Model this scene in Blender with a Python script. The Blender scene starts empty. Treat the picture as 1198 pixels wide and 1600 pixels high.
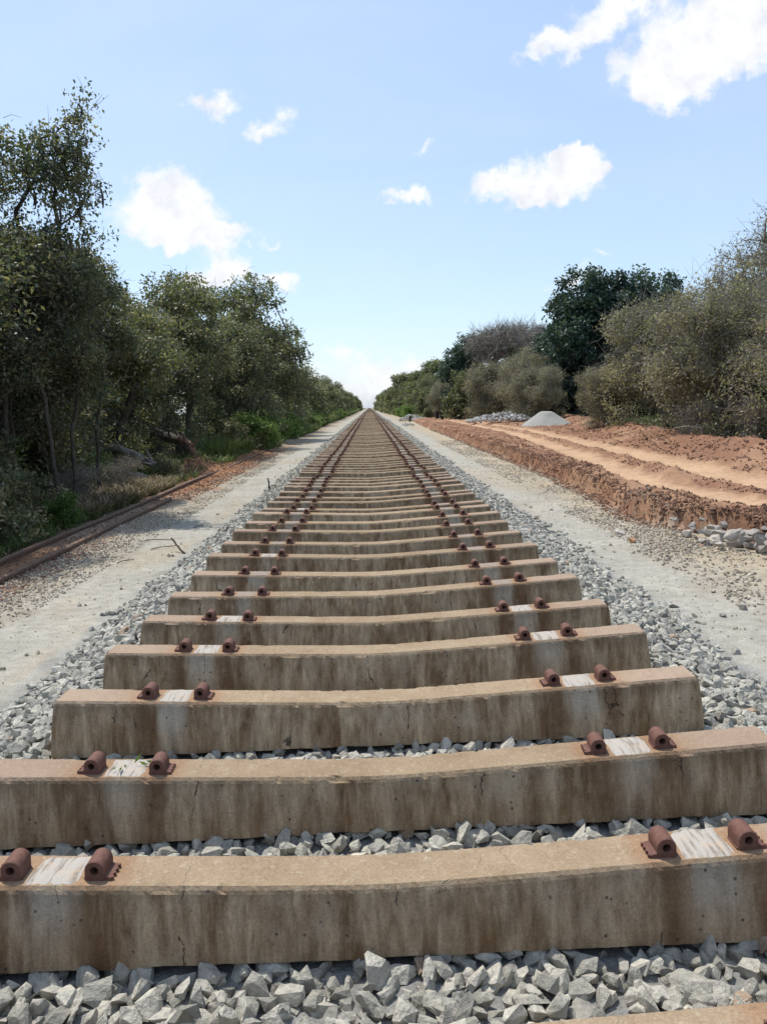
import bpy, bmesh, math, random
import numpy as np
from mathutils import Vector, Matrix, Euler
R = math.radians
S = bpy.context.scene
COL = S.collection

# ------------------------------------------------------------------ camera
cam = bpy.data.cameras.new("camera")
cam.sensor_fit = 'VERTICAL'; cam.sensor_height = 24.0
cam.lens = 24.0 * 1150 / 1600
cam.clip_start = 0.05; cam.clip_end = 6000
co = bpy.data.objects.new("camera", cam); COL.objects.link(co)
co.matrix_world = (Matrix.Translation((0.01, 0, 1.66)) @ Matrix.Rotation(R(-0.8), 4, 'Z')
                   @ Matrix.Rotation(R(90 - 8.15), 4, 'X') @ Matrix.Rotation(R(-2.0), 4, 'Z'))
S.camera = co

# ------------------------------------------------------------------ light
SUN_EL, SUN_AZ = 64.0, -40.0          # azimuth from +Y, clockwise positive
w = bpy.data.worlds.new("World"); S.world = w; w.use_nodes = True
nt = w.node_tree; N = nt.nodes; L = nt.links
for n in list(N): N.remove(n)
out = N.new("ShaderNodeOutputWorld"); bg = N.new("ShaderNodeBackground")
sky = N.new("ShaderNodeTexSky"); sky.sky_type = 'NISHITA'; sky.sun_disc = False
sky.sun_elevation = R(SUN_EL); sky.sun_rotation = R(SUN_AZ)
sky.air_density = 1.0; sky.dust_density = 1.0; sky.ozone_density = 1.2
bg.inputs['Strength'].default_value = 0.15

def sk(node, name, val):
    node.inputs[name].default_value = val

# clouds: soft noisy patches at fixed directions of the sky (u = x/y, v = z/y)
CLOUDS = [(0.433,0.448,0.097,0.053,18,1.00),(0.393,0.403,0.065,0.034,-2,1.00),(0.506,0.468,0.073,0.053,-2,1.00),(0.302,0.458,0.073,0.019,23,0.80),(0.237,0.445,0.049,0.014,18,0.60),(0.326,0.488,0.064,0.015,8,0.80),(-0.186,0.389,0.045,0.015,-2,0.70),(-0.123,0.356,0.049,0.015,13,0.65),(-0.243,0.278,0.058,0.033,-2,1.00),(-0.261,0.251,0.066,0.027,-2,1.00),(-0.221,0.230,0.066,0.022,-2,0.90),(-0.251,0.215,0.025,0.010,-2,0.70),(-0.172,0.225,0.033,0.016,-2,0.70),(-0.119,0.214,0.021,0.006,-2,0.40),(-0.183,0.185,0.046,0.018,-2,0.90),(-0.109,0.168,0.034,0.011,-2,0.80),(-0.221,0.178,0.021,0.010,-2,0.70),(0.076,0.325,0.023,0.008,23,0.50),(0.062,0.267,0.035,0.014,3,0.80),(0.045,0.250,0.012,0.005,-2,0.50),(0.262,0.287,0.066,0.028,8,1.00),(0.170,0.278,0.041,0.016,10,0.80),(0.228,0.264,0.042,0.016,-2,0.90),(0.278,0.306,0.029,0.014,-2,1.00),(0.312,0.291,0.025,0.011,-2,0.80),(0.313,0.186,0.017,0.005,-2,0.40),(0.270,0.155,0.038,0.012,13,0.60),(0.139,0.142,0.012,0.004,-2,0.30),(0.021,0.042,0.103,0.030,-2,0.62),(-0.03,0.075,0.05,0.012,4,0.5),(0.06,0.02,0.08,0.012,0,0.5)]
tc = N.new("ShaderNodeTexCoord")
sp = N.new("ShaderNodeSeparateXYZ"); L.new(tc.outputs['Generated'], sp.inputs[0])
def math_(op, a, b=None, clamp=False):
    m = N.new("ShaderNodeMath"); m.operation = op; m.use_clamp = clamp
    for i, v in enumerate((a, b)):
        if v is None: continue
        if isinstance(v, (int, float)): m.inputs[i].default_value = v
        else: L.new(v, m.inputs[i])
    return m.outputs[0]
yy = math_('MAXIMUM', sp.outputs['Y'], 0.05)
u = math_('DIVIDE', sp.outputs['X'], yy); v = math_('DIVIDE', sp.outputs['Z'], yy)
cx = N.new("ShaderNodeCombineXYZ"); L.new(u, cx.inputs[0]); L.new(v, cx.inputs[1])
nz = N.new("ShaderNodeTexNoise"); nz.inputs['Scale'].default_value = 22; nz.inputs['Detail'].default_value = 9; nz.inputs['Roughness'].default_value = 0.6
L.new(cx.outputs[0], nz.inputs['Vector'])
# domain warp
wv = N.new("ShaderNodeVectorMath"); wv.operation = 'SUBTRACT'; L.new(nz.outputs['Color'], wv.inputs[0]); wv.inputs[1].default_value = (.5, .5, .5)
ws = N.new("ShaderNodeVectorMath"); ws.operation = 'SCALE'; L.new(wv.outputs[0], ws.inputs[0]); ws.inputs['Scale'].default_value = 0.075
wa = N.new("ShaderNodeVectorMath"); wa.operation = 'ADD'; L.new(cx.outputs[0], wa.inputs[0]); L.new(ws.outputs[0], wa.inputs[1])
acc = None
for (a, b, rx, ry, rot, st) in CLOUDS:
    mp = N.new("ShaderNodeMapping"); mp.vector_type = 'TEXTURE'
    mp.inputs['Location'].default_value = (a, b, 0); mp.inputs['Rotation'].default_value = (0, 0, R(rot)); mp.inputs['Scale'].default_value = (rx * 1.40, ry * 1.45, 1)
    L.new(wa.outputs[0], mp.inputs['Vector'])
    ln = N.new("ShaderNodeVectorMath"); ln.operation = 'LENGTH'; L.new(mp.outputs[0], ln.inputs[0])
    e = math_('MULTIPLY', math_('SUBTRACT', 1.0, ln.outputs['Value'], True), st)
    acc = e if acc is None else math_('ADD', acc, math_('MULTIPLY', e, math_('SUBTRACT', 1.0, acc, True)))
nz2 = N.new("ShaderNodeTexNoise"); nz2.inputs['Scale'].default_value = 30; nz2.inputs['Detail'].default_value = 8; nz2.inputs['Roughness'].default_value = 0.62
L.new(cx.outputs[0], nz2.inputs['Vector'])
mod = math_('ADD', acc, math_('MULTIPLY', math_('SUBTRACT', nz2.outputs['Fac'], 0.52), 0.95))
mr = N.new("ShaderNodeMapRange"); mr.interpolation_type = 'SMOOTHSTEP'
L.new(mod, mr.inputs['Value']); sk(mr, 'From Min', 0.12); sk(mr, 'From Max', 0.64)
mask = math_('MULTIPLY', mr.outputs[0], math_('GREATER_THAN', sp.outputs['Y'], 0.06))
# faint overall veil near the horizon and thin cirrus
nz3 = N.new("ShaderNodeTexNoise"); nz3.inputs['Scale'].default_value = 3.0; nz3.inputs['Detail'].default_value = 6; nz3.inputs['Distortion'].default_value = 0.6
mp3 = N.new("ShaderNodeMapping"); mp3.inputs['Scale'].default_value = (1, 2.6, 1); L.new(cx.outputs[0], mp3.inputs[0]); L.new(mp3.outputs[0], nz3.inputs[0])
veil = math_('MULTIPLY', math_('SUBTRACT', nz3.outputs['Fac'], 0.42, True), 0.35)
mask = math_('MAXIMUM', mask, veil)
shade = N.new("ShaderNodeMixRGB"); shade.inputs[1].default_value = (4.5, 4.56, 4.7, 1); shade.inputs[2].default_value = (3.6, 3.74, 4.05, 1)
mrs = N.new("ShaderNodeMapRange"); L.new(nz.outputs['Fac'], mrs.inputs['Value']); sk(mrs, 'From Min', .48); sk(mrs, 'From Max', .72)
L.new(mrs.outputs[0], shade.inputs[0])
skm = N.new("ShaderNodeMixRGB"); skm.blend_type = 'MULTIPLY'; skm.inputs[0].default_value = 1; skm.inputs[2].default_value = (1, 1, 1, 1)
L.new(sky.outputs[0], skm.inputs[1])
hzc = N.new('ShaderNodeMixRGB'); hzc.inputs[0].default_value = .55; hzc.inputs[2].default_value = (2.3, 3.0, 4.05, 1); L.new(skm.outputs[0], hzc.inputs[1])
mx = N.new("ShaderNodeMixRGB"); L.new(mask, mx.inputs[0]); L.new(hzc.outputs[0], mx.inputs[1]); L.new(shade.outputs[0], mx.inputs[2])
L.new(mx.outputs[0], bg.inputs['Color']); L.new(bg.outputs[0], out.inputs[0])

sd = bpy.data.lights.new("sun", 'SUN'); sd.energy = 3.1; sd.angle = R(0.5); sd.color = (1.0, 0.955, 0.88)
so = bpy.data.objects.new("sun", sd); COL.objects.link(so)
sv = Vector((math.sin(R(SUN_AZ)) * math.cos(R(SUN_EL)), math.cos(R(SUN_AZ)) * math.cos(R(SUN_EL)), math.sin(R(SUN_EL))))
so.rotation_euler = sv.to_track_quat('Z', 'Y').to_euler(); so.location = (0, 0, 30)
S.view_settings.view_transform = 'Standard'; S.view_settings.look = 'None'
S.view_settings.exposure = 0.58; S.view_settings.gamma = 1.0
S.render.engine = 'CYCLES'
S.cycles.max_bounces = 6; S.cycles.diffuse_bounces = 3; S.cycles.glossy_bounces = 2
S.cycles.transmission_bounces = 3; S.cycles.transparent_max_bounces = 4; S.cycles.volume_bounces = 0
S.cycles.use_denoising = True

# ------------------------------------------------------------------ helpers
rng = np.random.default_rng(7)
random.seed(7)

def tag(o, label=None, cat=None, group=None, kind=None):
    for k, v_ in (('label', label), ('category', cat), ('group', group), ('kind', kind)):
        if v_: o[k] = v_
    return o

def mesh_np(name, V, F, smooth=False, attrs=None):
    """V (n,3); F (m,k) with k constant, or a list of such arrays."""
    Fs = F if isinstance(F, list) else [F]
    Fs = [f for f in Fs if len(f)]
    me = bpy.data.meshes.new(name)
    me.vertices.add(len(V)); me.vertices.foreach_set('co', np.ascontiguousarray(V, dtype=np.float32).ravel())
    nl = sum(f.size for f in Fs); npoly = sum(len(f) for f in Fs)
    me.loops.add(nl); me.loops.foreach_set('vertex_index', np.concatenate([f.ravel() for f in Fs]).astype(np.int32))
    me.polygons.add(npoly)
    tot = np.concatenate([np.full(len(f), f.shape[1]) for f in Fs]).astype(np.int32)
    st = np.concatenate([[0], np.cumsum(tot)[:-1]]).astype(np.int32)
    me.polygons.foreach_set('loop_start', st)
    me.polygons.foreach_set('loop_total', tot)
    me.polygons.foreach_set('use_smooth', np.full(npoly, smooth))
    for (an, dom, typ, data) in (attrs or []):
        a = me.attributes.new(an, typ, dom)
        a.data.foreach_set('color' if typ == 'FLOAT_COLOR' else 'value', np.ascontiguousarray(data, dtype=np.float32).ravel())
    me.update(calc_edges=True)
    return me

def obj(name, me, mat=None, parent=None, loc=None, rot=None, scale=None):
    o = bpy.data.objects.new(name, me); COL.objects.link(o)
    if mat is not None and me is not None and not me.materials: me.materials.append(mat)
    if parent: o.parent = parent
    if loc is not None: o.location = loc
    if rot is not None: o.rotation_euler = rot
    if scale is not None: o.scale = scale if hasattr(scale, '__len__') else (scale,) * 3
    return o

def empty(name, loc=(0, 0, 0), rz=0.0):
    o = bpy.data.objects.new(name, None); COL.objects.link(o); o.location = loc; o.rotation_euler = (0, 0, rz); return o

def copy_tree(o, parent=None, kids=None):
    c = o.copy(); COL.objects.link(c); c.parent = parent
    for ch in o.children:
        d = ch.copy(); COL.objects.link(d); d.parent = c
    return c

def hash2(ix, iy, seed):
    h = (ix.astype(np.int64) * 374761393 + iy.astype(np.int64) * 668265263 + seed * 974634777) & 0xffffffff
    h = ((h ^ (h >> 13)) * 1274126177) & 0xffffffff
    return ((h ^ (h >> 16)) & 0xffff) / 65535.0
def vnoise(x, y, seed=0):
    x, y = x * .866 + y * .5 + seed * .37, y * .866 - x * .5 + seed * .71
    ix = np.floor(x).astype(np.int64); iy = np.floor(y).astype(np.int64)
    fx = x - ix; fy = y - iy; fx = fx * fx * (3 - 2 * fx); fy = fy * fy * (3 - 2 * fy)
    a = hash2(ix, iy, seed); b = hash2(ix + 1, iy, seed); c = hash2(ix, iy + 1, seed); d = hash2(ix + 1, iy + 1, seed)
    return (a * (1 - fx) + b * fx) * (1 - fy) + (c * (1 - fx) + d * fx) * fy
def fbm(x, y, seed=0, octv=4):
    s = 0; a = .5; t = 0
    for i in range(octv):
        s = s + a * vnoise(x * 2 ** i, y * 2 ** i, seed + i * 17); t += a; a *= .55
    return s / t
def sstep(a, b, x):
    t = np.clip((x - a) / (b - a), 0, 1); return t * t * (3 - 2 * t)

# ------------------------------------------------------------------ materials
def new_mat(name):
    m = bpy.data.materials.new(name); m.use_nodes = True
    return m, m.node_tree.nodes, m.node_tree.links, m.node_tree.nodes['Principled BSDF']
def nd(NN, t, **kw):
    n = NN.new(t)
    for k, v_ in kw.items():
        if hasattr(n, k): setattr(n, k, v_)
        else: n.inputs[k.replace('_', ' ')].default_value = v_
    return n
def noise(NN, LL, vec, scale, detail=4, rough=.55, dist=0):
    n = NN.new("ShaderNodeTexNoise"); n.inputs['Scale'].default_value = scale; n.inputs['Detail'].default_value = detail
    n.inputs['Roughness'].default_value = rough; n.inputs['Distortion'].default_value = dist
    if vec is not None: LL.new(vec, n.inputs['Vector'])
    return n
def mapr(NN, LL, val, a, b, c=0., d=1.):
    n = NN.new("ShaderNodeMapRange"); LL.new(val, n.inputs[0]); n.inputs[1].default_value = a; n.inputs[2].default_value = b; n.inputs[3].default_value = c; n.inputs[4].default_value = d
    return n.outputs[0]
def mixc(NN, LL, fac, a, b, mode='MIX'):
    n = NN.new("ShaderNodeMixRGB"); n.blend_type = mode
    for i, v_ in enumerate((fac, a, b)):
        if isinstance(v_, (int, float)): n.inputs[i].default_value = v_
        elif isinstance(v_, tuple): n.inputs[i].default_value = (*v_, 1) if len(v_) == 3 else v_
        else: LL.new(v_, n.inputs[i])
    return n.outputs[0]
def mth(NN, LL, op, a, b=None, clamp=False):
    m = NN.new("ShaderNodeMath"); m.operation = op; m.use_clamp = clamp
    for i, v_ in enumerate((a, b)):
        if v_ is None: continue
        if isinstance(v_, (int, float)): m.inputs[i].default_value = v_
        else: LL.new(v_, m.inputs[i])
    return m.outputs[0]
def bump(NN, LL, bsdf, h, strength=.5, dist=.01):
    b = NN.new("ShaderNodeBump"); b.inputs['Strength'].default_value = strength; b.inputs['Distance'].default_value = dist
    LL.new(h, b.inputs['Height']); LL.new(b.outputs[0], bsdf.inputs['Normal'])

def mat_soil():
    m, NN, LL, B = new_mat("soil")
    at = NN.new("ShaderNodeAttribute"); at.attribute_name = 'soil'
    geo = NN.new("ShaderNodeNewGeometry"); P = geo.outputs['Position']
    n1 = noise(NN, LL, P, 9, 6, .65); n2 = noise(NN, LL, P, 70, 3, .7); n3 = noise(NN, LL, P, 1.1, 4, .6)
    c = mixc(NN, LL, 1.0, at.outputs['Color'], mixc(NN, LL, mapr(NN, LL, n1.outputs['Fac'], .3, .7), (.78, .77, .75), (1.16, 1.16, 1.17)), 'MULTIPLY')
    c = mixc(NN, LL, 1.0, c, mixc(NN, LL, mapr(NN, LL, n2.outputs['Fac'], .3, .7), (.72, .72, .71), (1.22, 1.22, 1.24)), 'MULTIPLY')
    c = mixc(NN, LL, 1.0, c, mixc(NN, LL, mapr(NN, LL, n3.outputs['Fac'], .3, .7), (.86, .86, .86), (1.1, 1.1, 1.1)), 'MULTIPLY')
    LL.new(c, B.inputs['Base Color']); B.inputs['Roughness'].default_value = .95; B.inputs['Specular IOR Level'].default_value = .15
    h = mth(NN, LL, 'ADD', n1.outputs['Fac'], mth(NN, LL, 'MULTIPLY', n2.outputs['Fac'], .35))
    bump(NN, LL, B, h, .7, .03)
    return m
def mat_stone(name, ca, cb, cc=None, tscale=60):
    m, NN, LL, B = new_mat(name)
    at = NN.new("ShaderNodeAttribute"); at.attribute_name = 'tint'
    geo = NN.new("ShaderNodeNewGeometry"); P = geo.outputs['Position']
    n1 = noise(NN, LL, P, tscale, 5, .7); n2 = noise(NN, LL, P, tscale * .22, 3, .6)
    cr = NN.new("ShaderNodeValToRGB"); e = cr.color_ramp.elements
    e[0].position = 0; e[0].color = (*ca, 1); e[1].position = .9; e[1].color = (*cb, 1)
    if cc:
        x = e.new(.97); x.color = (*cc, 1)
    LL.new(at.outputs['Fac'], cr.inputs[0])
    c = mixc(NN, LL, 1.0, cr.outputs[0], mixc(NN, LL, mapr(NN, LL, n1.outputs['Fac'], .3, .7), (.72, .72, .73), (1.2, 1.2, 1.18)), 'MULTIPLY')
    c = mixc(NN, LL, 1.0, c, mixc(NN, LL, mapr(NN, LL, n2.outputs['Fac'], .3, .7), (.82, .82, .84), (1.14, 1.12, 1.08)), 'MULTIPLY')
    LL.new(c, B.inputs['Base Color']); B.inputs['Roughness'].default_value = .88; B.inputs['Specular IOR Level'].default_value = .25
    bump(NN, LL, B, mth(NN, LL, 'ADD', n1.outputs['Fac'], mth(NN, LL, 'MULTIPLY', n2.outputs['Fac'], 2.0)), .8, .016)
    return m
def mat_plain(name, ca, cb, scale=20, rough=.9, bs=.5, bd=.01, spec=.3, obj_space=False):
    m, NN, LL, B = new_mat(name)
    if obj_space: P = NN.new("ShaderNodeTexCoord").outputs['Object']
    else: P = NN.new("ShaderNodeNewGeometry").outputs['Position']
    n1 = noise(NN, LL, P, scale, 6, .65)
    LL.new(mixc(NN, LL, mapr(NN, LL, n1.outputs['Fac'], .3, .7), ca, cb), B.inputs['Base Color'])
    B.inputs['Roughness'].default_value = rough; B.inputs['Specular IOR Level'].default_value = spec
    bump(NN, LL, B, n1.outputs['Fac'], bs, bd)
    return m
def mat_leaf(name, cols, trans=.28, rough=.5, spec=.4):
    m, NN, LL, B = new_mat(name)
    at = NN.new("ShaderNodeAttribute"); at.attribute_name = 'tint'
    cr = NN.new("ShaderNodeValToRGB"); e = cr.color_ramp.elements
    n = len(cols)
    while len(e) < n: e.new(.5)
    for i, c in enumerate(cols): e[i].position = i / (n - 1); e[i].color = (*c, 1)
    LL.new(at.outputs['Fac'], cr.inputs[0])
    LL.new(cr.outputs[0], B.inputs['Base Color']); B.inputs['Roughness'].default_value = rough; B.inputs['Specular IOR Level'].default_value = spec
    tr = NN.new("ShaderNodeBsdfTranslucent")
    LL.new(mixc(NN, LL, 1.0, cr.outputs[0], (1.15, 1.25, .7), 'MULTIPLY'), tr.inputs[0])
    mxs = NN.new("ShaderNodeMixShader"); mxs.inputs[0].default_value = trans
    LL.new(B.outputs[0], mxs.inputs[1]); LL.new(tr.outputs[0], mxs.inputs[2])
    LL.new(mxs.outputs[0], NN['Material Output'].inputs[0])
    return m

def mat_concrete():
    m, NN, LL, B = new_mat("sleeper_concrete")
    tcn = NN.new("ShaderNodeTexCoord"); oi = NN.new("ShaderNodeObjectInfo")
    off = NN.new("ShaderNodeVectorMath"); off.operation = 'SCALE'; off.inputs[0].default_value = (37, 91, 53); LL.new(oi.outputs['Random'], off.inputs['Scale'])
    ad = NN.new("ShaderNodeVectorMath"); ad.operation = 'ADD'; LL.new(tcn.outputs['Object'], ad.inputs[0]); LL.new(off.outputs[0], ad.inputs[1]); P = ad.outputs[0]
    sx = NN.new("ShaderNodeSeparateXYZ"); LL.new(tcn.outputs['Object'], sx.inputs[0]); X, Y, Z = sx.outputs
    geo = NN.new("ShaderNodeNewGeometry")
    sn = NN.new("ShaderNodeSeparateXYZ"); LL.new(geo.outputs['True Normal'], sn.inputs[0])
    topm = mapr(NN, LL, sn.outputs[2], .35, .75)
    st = NN.new("ShaderNodeMapping"); st.inputs['Scale'].default_value = (1, 1, .13); LL.new(P, st.inputs[0])
    s1 = noise(NN, LL, st.outputs[0], 15, 5, .6, .3)       # vertical streaks
    s2 = noise(NN, LL, P, 5.5, 6, .7)
    s3 = noise(NN, LL, P, 45, 4, .7)
    s4 = noise(NN, LL, P, 140, 3, .7)
    side = mixc(NN, LL, mapr(NN, LL, s1.outputs['Fac'], .38, .64), (.39, .305, .205), (.175, .112, .062))
    s5 = noise(NN, LL, st.outputs[0], 48, 4, .65, .2)
    side = mixc(NN, LL, 1.0, side, mixc(NN, LL, mapr(NN, LL, s5.outputs['Fac'], .32, .66), (1.28, 1.26, 1.22), (.74, .71, .66)), 'MULTIPLY')
    side = mixc(NN, LL, mapr(NN, LL, s2.outputs['Fac'], .48, .7, 0, .6), side, (.40, .335, .245))
    top = mixc(NN, LL, mapr(NN, LL, s2.outputs['Fac'], .3, .7), (.235, .165, .10), (.33, .25, .165))
    top = mixc(NN, LL, mapr(NN, LL, s3.outputs['Fac'], .56, .72, 0, .6), top, (.42, .36, .27))
    top = mixc(NN, LL, mapr(NN, LL, s3.outputs['Fac'], .28, .42, .55, 0), top, (.22, .14, .085))
    ax = mth(NN, LL, 'ABSOLUTE', X)
    wob = mth(NN, LL, 'MULTIPLY', mth(NN, LL, 'SUBTRACT', s1.outputs['Fac'], .5), .16)
    axw = mth(NN, LL, 'ADD', ax, wob)
    def band(c, hw, soft, src=axw):
        return mapr(NN, LL, mth(NN, LL, 'ABSOLUTE', mth(NN, LL, 'SUBTRACT', src, c)), hw, hw + soft, 1, 0)
    # rust run-off beneath the four housings, pale run-off beneath the rail seats
    rst = mth(NN, LL, 'MAXIMUM', band(.755, .02, .06), band(.99, .02, .06))
    rst = mth(NN, LL, 'MULTIPLY', rst, mapr(NN, LL, s2.outputs['Fac'], .35, .6, .25, 1.))
    side = mixc(NN, LL, mth(NN, LL, 'MULTIPLY', rst, .85), side, (.115, .058, .026))
    pale = mth(NN, LL, 'MULTIPLY', band(.872, .035, .05), mapr(NN, LL, Z, -.2, -.02, .1, .75))
    side = mixc(NN, LL, mth(NN, LL, 'MULTIPLY', pale, mapr(NN, LL, oi.outputs['Random'], 0, 1, .35, 1)), side, (.40, .36, .30))
    # side colour darker towards the top, just below the arris, broken by noise
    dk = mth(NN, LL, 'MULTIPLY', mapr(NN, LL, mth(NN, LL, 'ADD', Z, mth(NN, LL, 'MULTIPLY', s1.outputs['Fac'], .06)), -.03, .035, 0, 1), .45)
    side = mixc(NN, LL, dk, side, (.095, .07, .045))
    # air holes
    vo = NN.new("ShaderNodeTexVoronoi"); vo.inputs['Scale'].default_value = 26; LL.new(P, vo.inputs['Vector'])
    hole = mth(NN, LL, 'MULTIPLY', mapr(NN, LL, vo.outputs['Distance'], .09, .14, 1, 0), mapr(NN, LL, s2.outputs['Fac'], .5, .56))
    side = mixc(NN, LL, mth(NN, LL, 'MULTIPLY', hole, .8), side, (.05, .04, .03))
    # thin irregular cracks
    wv_ = NN.new("ShaderNodeMapping"); wv_.inputs['Scale'].default_value = (1, 0, .22); LL.new(P, wv_.inputs[0])
    wn = noise(NN, LL, P, 9, 4, .7)
    wadd = NN.new("ShaderNodeVectorMath"); wadd.operation = 'ADD'; LL.new(wv_.outputs[0], wadd.inputs[0])
    wsc = NN.new("ShaderNodeVectorMath"); wsc.operation = 'SCALE'; LL.new(wn.outputs['Color'], wsc.inputs[0]); wsc.inputs['Scale'].default_value = .06; LL.new(wsc.outputs[0], wadd.inputs[1])
    v2 = NN.new("ShaderNodeTexVoronoi"); v2.feature = 'DISTANCE_TO_EDGE'; v2.inputs['Scale'].default_value = 2.6; LL.new(wadd.outputs[0], v2.inputs['Vector'])
    crk = mth(NN, LL, 'MULTIPLY', mapr(NN, LL, v2.outputs['Distance'], .002, .006, 1, 0), mapr(NN, LL, s2.outputs['Fac'], .53, .57))
    side = mixc(NN, LL, mth(NN, LL, 'MULTIPLY', crk, .85), side, (.035, .025, .018))
    # rusty tint on the top near housings and toward the ends
    rt = mth(NN, LL, 'MAXIMUM', band(.755, .05, .05, ax), band(.99, .05, .05, ax))
    top = mixc(NN, LL, mth(NN, LL, 'MULTIPLY', rt, .45), top, (.27, .135, .07))
    top = mixc(NN, LL, mapr(NN, LL, ax, 1.0, 1.15, 0, .5), top, (.33, .24, .19))
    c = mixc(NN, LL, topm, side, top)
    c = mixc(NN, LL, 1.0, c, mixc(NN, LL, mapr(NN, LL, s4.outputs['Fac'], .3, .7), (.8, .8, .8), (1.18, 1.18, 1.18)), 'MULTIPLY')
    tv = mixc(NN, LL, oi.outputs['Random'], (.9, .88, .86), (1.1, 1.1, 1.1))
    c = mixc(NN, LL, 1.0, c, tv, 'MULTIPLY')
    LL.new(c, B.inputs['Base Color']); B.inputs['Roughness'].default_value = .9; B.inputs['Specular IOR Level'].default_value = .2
    h = mth(NN, LL, 'SUBTRACT', mth(NN, LL, 'ADD', s3.outputs['Fac'], mth(NN, LL, 'MULTIPLY', s4.outputs['Fac'], .4)), mth(NN, LL, 'ADD', mth(NN, LL, 'MULTIPLY', hole, .6), crk))
    bump(NN, LL, B, h, .6, .006)
    return m
def mat_pad():
    m, NN, LL, B = new_mat("rail_seat_mortar")
    tcn = NN.new("ShaderNodeTexCoord"); oi = NN.new("ShaderNodeObjectInfo")
    mp_ = NN.new("ShaderNodeMapping"); mp_.inputs['Scale'].default_value = (1, .12, 1); LL.new(tcn.outputs['Object'], mp_.inputs[0])
    off = NN.new("ShaderNodeVectorMath"); off.operation = 'SCALE'; off.inputs[0].default_value = (3, 9, 5); LL.new(oi.outputs['Random'], off.inputs['Scale'])
    ad = NN.new("ShaderNodeVectorMath"); LL.new(mp_.outputs[0], ad.inputs[0]); LL.new(off.outputs[0], ad.inputs[1])
    n1 = noise(NN, LL, ad.outputs[0], 75, 4, .6); n2 = noise(NN, LL, tcn.outputs['Object'], 30, 5, .7)
    c = mixc(NN, LL, mapr(NN, LL, n1.outputs['Fac'], .36, .5), (.20, .165, .13), (.37, .335, .29))
    c = mixc(NN, LL, mapr(NN, LL, n2.outputs['Fac'], .52, .7, 0, .8), c, (.45, .33, .22))
    LL.new(c, B.inputs['Base Color']); B.inputs['Roughness'].default_value = .8
    bump(NN, LL, B, n1.outputs['Fac'], .6, .003)
    return m

M_soil = mat_soil()
M_ballast = mat_stone("granite_ballast", (.225, .218, .19), (.56, .535, .46), (.40, .30, .22))
M_conc = mat_concrete(); M_pad = mat_pad(); M_pad_dull = mat_plain('dusty_rail_seat', (.22, .165, .125), (.31, .26, .215), 40, .9, .4, .003, .2, True)
M_rust = mat_plain("rusty_cast_iron", (.095, .04, .028), (.165, .078, .055), 60, .75, .5, .003, .35, True)
M_rail = mat_plain("rusty_rail_steel", (.085, .048, .032), (.21, .13, .085), 25, .7, .5, .004, .4)
M_boulder = mat_stone("granite_boulder", (.24, .22, .20), (.46, .415, .36), (.42, .24, .13), 14)
M_clod = mat_stone("red_clod", (.18, .10, .066), (.32, .19, .125), None, 30)
M_gravel = mat_stone("path_gravel", (.28, .235, .175), (.52, .46, .37), (.33, .19, .12), 40)
M_bark = mat_plain("bark_grey_brown", (.04, .034, .028), (.115, .098, .08), 14, .95, .7, .02, .2)
M_bark_pale = mat_plain("bark_pale_grey", (.17, .15, .125), (.33, .30, .26), 14, .95, .6, .02, .2)
M_leaf_dark = mat_leaf("leaf_dark", [(.048, .072, .046), (.095, .115, .066), (.17, .17, .095), (.28, .24, .14)], .4, .5, .5)
M_leaf_olive = mat_leaf("leaf_olive", [(.08, .10, .052), (.14, .155, .08), (.21, .20, .11), (.30, .255, .155)], .42, .5, .5)
M_leaf_grey = mat_leaf("leaf_grey_olive", [(.14, .136, .10), (.225, .21, .15), (.30, .27, .195), (.40, .35, .27)], .42, .55, .4)
M_leaf_blue = mat_leaf("leaf_blue_green", [(.022, .05, .045), (.042, .078, .06), (.066, .104, .07), (.11, .14, .085)], .28, .5, .4)
M_leaf_bright = mat_leaf("leaf_bright", [(.07, .125, .032), (.115, .185, .05), (.165, .235, .065), (.25, .28, .1)], .45, .5, .4)
M_grass = mat_leaf("grass_blade", [(.07, .10, .035), (.115, .155, .05), (.165, .19, .07), (.27, .25, .13)], .35, .55, .3)
M_dry = mat_leaf("dry_stalks", [(.13, .09, .055), (.2, .15, .095), (.27, .21, .14), (.35, .28, .19)], .15, .8, .2)

# ------------------------------------------------------------------ terrain
SP = 0.603
def sleeper_y(i):                # i = 0 is the one cut off at the bottom of the view
    return {0: 1.262, 1: 1.861, 2: 2.437}.get(i, 3.075 + SP * (i - 3))

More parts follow.
